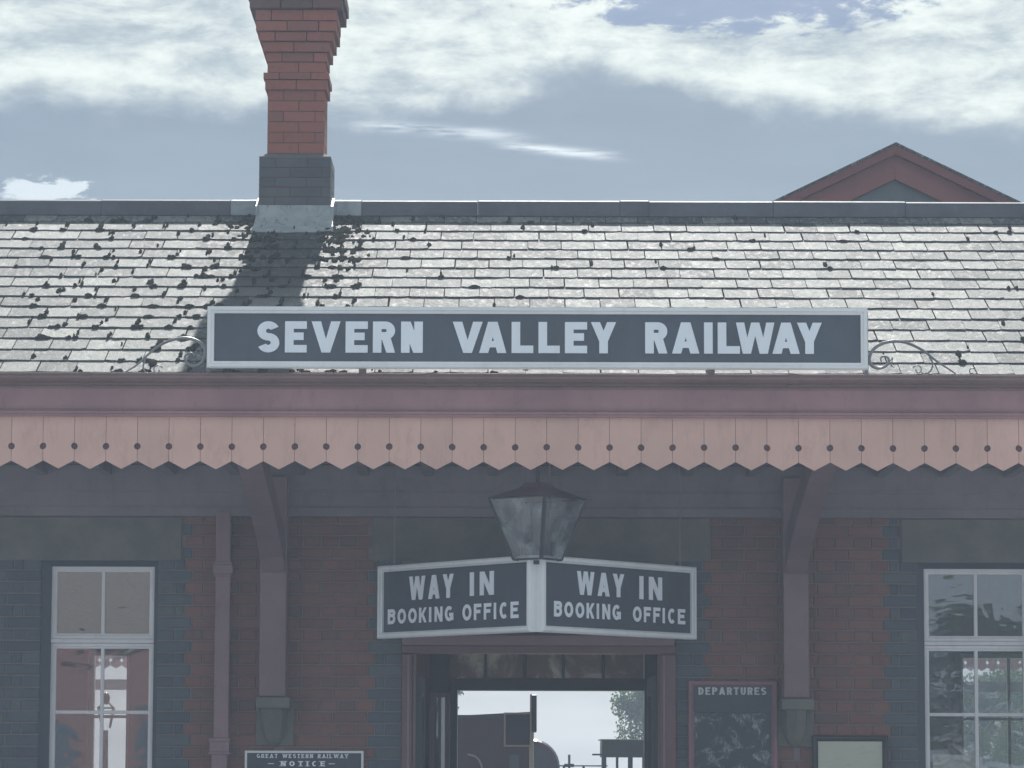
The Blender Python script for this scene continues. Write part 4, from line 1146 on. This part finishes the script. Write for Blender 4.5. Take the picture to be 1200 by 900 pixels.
# ============================================================ BEYOND THE BUILDING
def tree(x, y, h, r_, n, seed, lab, z0=-.5, leafs=.16, trunk=.16, lowc=.35):
    random.seed(seed)
    T = empty('broadleaf_tree', (x, y, z0), lab, 'tree')
    tm = MB(); top = Vector((x+random.uniform(-.3, .3), y, z0+h*.8))
    tm.tube([(x, y, z0), (x+.05, y, z0+h*.3), tuple(top)], [trunk, trunk*.7, trunk*.15], 8)
    cl_ = []
    for i in range(22):
        t = random.random(); zc = z0 + h*(lowc + (1-lowc-.08)*t); rad = r_*sqrt(max(.05, 1-(abs(t-.42)/.68)**2))
        a_ = random.random()*2*pi; rr = rad*random.uniform(.25, .95)
        c = Vector((x+rr*cos(a_), y+rr*sin(a_), zc)); cl_.append((c, r_*random.uniform(.22, .38)))
        tm.tube([(x+(c.x-x)*.1, y+(c.y-y)*.1, zc-h*.14), tuple(c)], [trunk*.25, trunk*.06], 5)
    tm.build('trunk', M['bark'], T)
    cm = MB()
    for i in range(n):
        c, cr_ = random.choice(cl_)
        d = Vector((random.gauss(0, 1), random.gauss(0, 1), random.gauss(0, 1))).normalized() * cr_ * random.random()**.45
        p = c + d; u = Vector((random.gauss(0, 1), random.gauss(0, 1), random.gauss(0, 1))).normalized(); v_ = u.orthogonal().normalized()
        s_ = leafs*random.uniform(.5, 1.1)
        cm.quad(p-u*s_*.5, p+v_*s_*.3, p+u*s_*.5, p-v_*s_*.3)
    cm.build('crown', M['leaf'], T)
    return T
def dpx(px, Y): return (px-600)/F*(22+Y)
tree(dpx(776, 44), 44, 4.15, 1.2, 22000, 11, 'pale green tree at the right edge of the doorway view', leafs=.085, lowc=.2)
tree(dpx(524, 40), 40, 4.3, .42, 3200, 12, 'small tree above the maroon van at the left edge of the doorway', leafs=.07)
tree(dpx(1148, 48), 48, 4.6, 1.4, 15000, 13, 'leafy tree seen through the right window on its left', leafs=.09)
tree(dpx(1192, 52), 52, 4.8, 1.4, 15000, 14, 'leafy tree seen through the right window at the edge of the photo', leafs=.09)

# maroon goods van
vy = 9.5
vx0, vx1 = X(480, vy, 870), X(623, vy, 870); vz1a, vz1b = Z(838, vy), Z(834, vy)
VN = empty('goods_van', ((vx0+vx1)/2, vy+.9, -.5), 'dark maroon railway van filling the lower left of the doorway view', 'railway van')
MB().raw([(vx0, vy, .25), (vx1, vy, .25), (vx1, vy+1.8, .25), (vx0, vy+1.8, .25), (vx0, vy, vz1a-.03), (vx1, vy, vz1b), (vx1, vy+1.8, vz1b), (vx0, vy+1.8, vz1a-.03)],
         [(0,3,2,1),(4,5,6,7),(0,1,5,4),(1,2,6,5),(2,3,7,6),(3,0,4,7)]).build('body', M['loco_red'], VN)
for i in range(7):
    xx = vx0 + (vx1-vx0)*i/6; xx = min(max(xx, vx0+.02), vx1-.02)
    MB().box(xx-.018, xx+.018, vy-.02, vy-.001, .27, vz1a-.05).build('body_rib', M['loco_red'], VN)
MB().box(X(597, vy, 890), X(608, vy, 890), vy-.03, vy-.0215, Z(903, vy), Z(885, vy)).build('label_plate', M['panel'], VN)
for xx in (vx0+.3, vx1-.3):
    MB().tube([(xx, vy+.1, -.1), (xx, vy+.18, -.1)], .38, 20).build('wheel', M['black'], VN)
    MB().tube([(xx, vy+1.6, -.1), (xx, vy+1.68, -.1)], .38, 20).build('wheel', M['black'], VN)
MB().box(vx0+.05, vx1-.05, vy+.15, vy+1.65, .0, .24).build('underframe', M['black'], VN)
MB().tube([W(a, b, vy-.05) for a, b in ((548, 884), (556, 886), (561, 890), (564, 896), (565, 903))], .010, 6).build('grab_rail', M['pipe'], VN)
MB().box(vx0+.01, vx1-.01, vy-.03, vy+.02, vz1a-.03, vz1a+.0).build('gutter_strip', M['black'], VN)
# black round-topped boiler end
by = 16.0; bs = (22+by)/F
bx, bz, br = dpx(624, by), Z(899, by), 33*bs
LC = empty('steam_locomotive', (bx, by, -.5), 'black round boiler end of an engine right of the maroon van in the doorway', 'locomotive')
m_ = MB().tube([(bx, by, bz), (bx, by+.05, bz), (bx, by+3.2, bz)], [br*.93, br, br], 32); m_.build('boiler', M['loco_red'], LC, smooth=False, bevel=.0)
MB().tube([(bx, by-.03, bz), (bx, by-.001, bz)], br*.7, 28).build('smokebox_door', M['black'], LC)
MB().box(bx-.5, bx+.5, by+.02, by+3.3, .15, bz-br*.8).build('running_frame', M['black'], LC)
for xx in (bx-.42, bx+.34):
    for yy in (by+.5, by+1.6, by+2.7): MB().tube([(xx, yy, -.12), (xx+.08, yy, -.12)], .38, 20).build('wheel', M['black'], LC)
MB().tube([(bx+br*1.15, by, bz+.02), (bx+br*1.5, by, bz+.02)], .02, 6).tube([(bx+br*1.33, by, bz-.06), (bx+br*1.33, by, bz+.14)], .014, 6).box(bx+br*.9, bx+br*1.5, by, by+.03, bz-.07, bz-.04).build('lamp_iron', M['black'], LC)
# two-sided platform sign on a post
hy_ = 5.6
HS = empty('platform_sign', (X(622, hy_, 850), hy_, .12), 'buff framed double platform sign standing against the sky in the doorway', 'sign')
MB().frame(face(0, hy_, 0), X(590.5, hy_, 850), Z(875, hy_), X(623, hy_, 850), Z(835, hy_), [(0, -.02), (0, .012), (.014, .012), (.015, -.005)]).build('frame', M['frame_gold'], HS)
MB().box(X(592, hy_), X(622, hy_), hy_, hy_+.015, Z(874, hy_), Z(836, hy_)).build('panel', M['panel_dark'], HS)
ex = X(625.5, hy_, 840)
MB().box(ex-.018, ex+.022, hy_-.25, hy_+.25, Z(858, hy_), Z(815, hy_)).build('side_board', M['panel_dark'], HS, bevel=.004)
MB().box(ex-.030, ex-.019, hy_-.26, hy_+.26, Z(859, hy_), Z(814, hy_)).build('side_frame', M['frame_gold'], HS)
MB().tube([(X(623.5, hy_), hy_+.03, .12), (X(623.5, hy_), hy_+.03, Z(836, hy_))], .018, 8).build('post', M['frame_gold'], HS)
# dark kiosk on posts at the right
ky = 13.0
kx0, kx1 = X(705.5, ky, 880), X(705.5, ky, 880)+.85
KS = empty('platform_shelter', ((kx0+kx1)/2, ky, -.5), 'dark flat topped cabin on posts at the lower right of the doorway view', 'shelter')
MB().box(kx0, kx1, ky, ky+.8, Z(887, ky), Z(867.5, ky)).build('fascia', M['black'], KS)
MB().box(kx0-.02, kx1+.02, ky-.02, ky+.82, Z(867, ky), Z(865.8, ky)).build('roof', M['frame_gold'], KS)
for i in range(7):
    xx = kx0 + .02 + i*(kx1-kx0-.04)/6; MB().tube([(xx, ky+.02, -.5), (xx, ky+.02, Z(887, ky))], .014 if i % 2 else .026, 6).build('post', M['black'], KS)
MB().box(X(694, ky), kx0-.001, ky+.01, ky+.03, Z(885, ky), Z(883, ky)).build('arm', M['black'], KS)
RL = empty('railing', (X(680, 14.5), 14.5, -.5), 'thin dark railing low between the boiler end and the cabin', 'railing')
MB().box(X(655, 14.5), X(712, 14.5), 14.5, 14.53, Z(898, 14.5), Z(896.5, 14.5)).build('top_rail', M['black'], RL)
for p in (661, 684, 708): MB().tube([(X(p, 14.5), 14.51, -.5), (X(p, 14.5), 14.51, Z(897, 14.5))], .014, 6).build('post', M['black'], RL)

# canopy across the tracks (its valance shows through both windows)
fy = 36.0
FC = empty('far_platform_canopy', (0, fy, -.5), 'distant canopy with a holed valance seen through the hall windows', 'canopy')
fvh = Z(775, fy); fb = 12.8/F*(22+fy); sc_ = fb/bw
fbm = board_mb().mesh('valance_board')
m_ = MB(); n = 6; hw_ = fb/2-.003; hr2 = 1.9/F*58
vt_, vn_, vp_ = Z(762, fy), Z(781, fy), Z(785, fy)
rt_ = [(min(hw_, fb/2 - hr2*sin(pi*i/n)), fvh+hr2*cos(pi*i/n)) for i in range(n+1)]
out = [(0, vp_), (hw_, vn_)] + rt_[::-1] + [(hw_, vt_), (-hw_, vt_)] + [(-a, b) for a, b in rt_] + [(-hw_, vn_)]
m_.prism(out, face(0, 0, 0), 0, .03); fbm = m_.mesh('valance_board'); fbm.materials.append(M['wallred'])
bpar = MB().box(-10, 10, fy+.04, fy+.10, Z(764, fy), Z(752, fy)).build('fascia', M['wallred'], FC)
xs = dpx(106.5, fy)
for i in range(-6, 104):
    xx = xs + i*fb + fb/2
    if -9.8 < xx < 9.8:
        o = bpy.data.objects.new('valance_board', fbm); col.objects.link(o); o.location = (xx, fy, 0); attach(o, FC)
MB().box(-10, 10, fy+.11, fy+3.4, Z(760, fy), Z(756, fy)).build('roof', M['soffit'], FC)
MB().box(-10, 10, fy+1.6, fy+1.8, Z(807, fy), Z(796, fy)+.02).build('cross_beam', M['maroon'], FC)
for xx in (-9.5, -6.35, -3.6, 4.2, 7.4, 9.6): MB().box(xx-.09, xx+.09, fy+1.62, fy+1.78, -.5, Z(757, fy)).build('post', M['maroon'], FC)
# gas lantern on the near platform, seen through the left window
gy = 5.4; gx = dpx(127.5, gy); 
GL = empty('platform_lantern', (gx, gy, .12), 'small four sided gas lamp seen through the left window', 'lamp')
MB().tube([(gx, gy, .12), (gx, gy, Z(857, gy))], [.035, .02], 8).build('post', M['black'], GL)
zt3, zb4 = Z(831, gy), Z(854, gy); m_ = MB()
for i in range(4):
    t = pi/4 + i*pi/2; t2 = t+pi/2; r1, r2 = .085, .045
    m_.tube([(gx+r1*cos(t), gy+r1*sin(t), zt3), (gx+r2*cos(t), gy+r2*sin(t), zb4)], .006, 5)
    m_.tube([(gx+r1*cos(t), gy+r1*sin(t), zt3), (gx+r1*cos(t2), gy+r1*sin(t2), zt3)], .006, 5)
    m_.tube([(gx+r1*cos(t), gy+r1*sin(t), zt3), (gx, gy, Z(822, gy))], .006, 5)
m_.build('lantern_frame', M['black'], GL)
MB().blob((gx, gy, Z(820, gy)), .03, .03, .05, None, 0, 8, 6).build('finial', M['black'], GL)

# ============================================================ BEHIND THE CAMERA (mirrored in the window glass)
hx = -9
M['tile'] = brickmat('clay_tiles', (0.34, 0.22, 0.18), (0.26, 0.19, 0.16), (0.2, 0.18, 0.16))
HS2 = empty('brick_house', (hx, -55, 0), 'brown brick house mirrored in the upper left window panes', 'house')
MB().box(hx-6, hx+5, -60, -55, 0, 4.6).build('wall', M['brick'], HS2)
saw = [(-60.4, 4.5), (-54.6, 4.5)]
for i in range(16):
    t0_, t1_ = i/16, (i+1)/16; saw += [(-54.6-2.9*t0_, 4.5+3*t0_+.07), (-54.6-2.9*t1_, 4.5+3*t1_-.0)]
MB().extx(saw, hx-6.3, hx+6.3).build('roof', M['tile'], HS2)
for i in range(4): MB().box(hx-5+i*2.8, hx-3.8+i*2.8, -54.99, -54.95, 1.2, 2.7).build('window', M['panel'], HS2)
for i, (x_, y2, h) in enumerate(((9.6, -52, 5.4), (12.2, -54, 5.9), (15.5, -50, 5.0))):
    tree(x_, y2, h, 1.7, 2600, 40+i, ['round tree', 'taller tree', 'rightmost tree'][i] + ' across the forecourt mirrored in the right window', 0, .3)

# ============================================================ AIR (thin volume added to imitate backlit lens glare)
if GLARE_HAZE:
    hb = MB().box(-97, 97, -62, 97, -1.9, 7.9)
    def hz_(t):
        v_ = t.node('ShaderNodeVolumePrincipled'); v_.inputs['Color'].default_value = (0.66, 0.79, 1.0, 1); v_.inputs['Density'].default_value = GLARE_HAZE
        v_.inputs['Anisotropy'].default_value = 0.0
        return v_.outputs[0]
    hm = bpy.data.materials.new('glare_haze'); hm.use_nodes = True; t = NT(hm.node_tree); t.n.clear()
    out = t.node('ShaderNodeOutputMaterial'); t.l.new(hz_(t), out.inputs['Volume'])
    ho = hb.build('glare_haze', hm, kind='stuff')
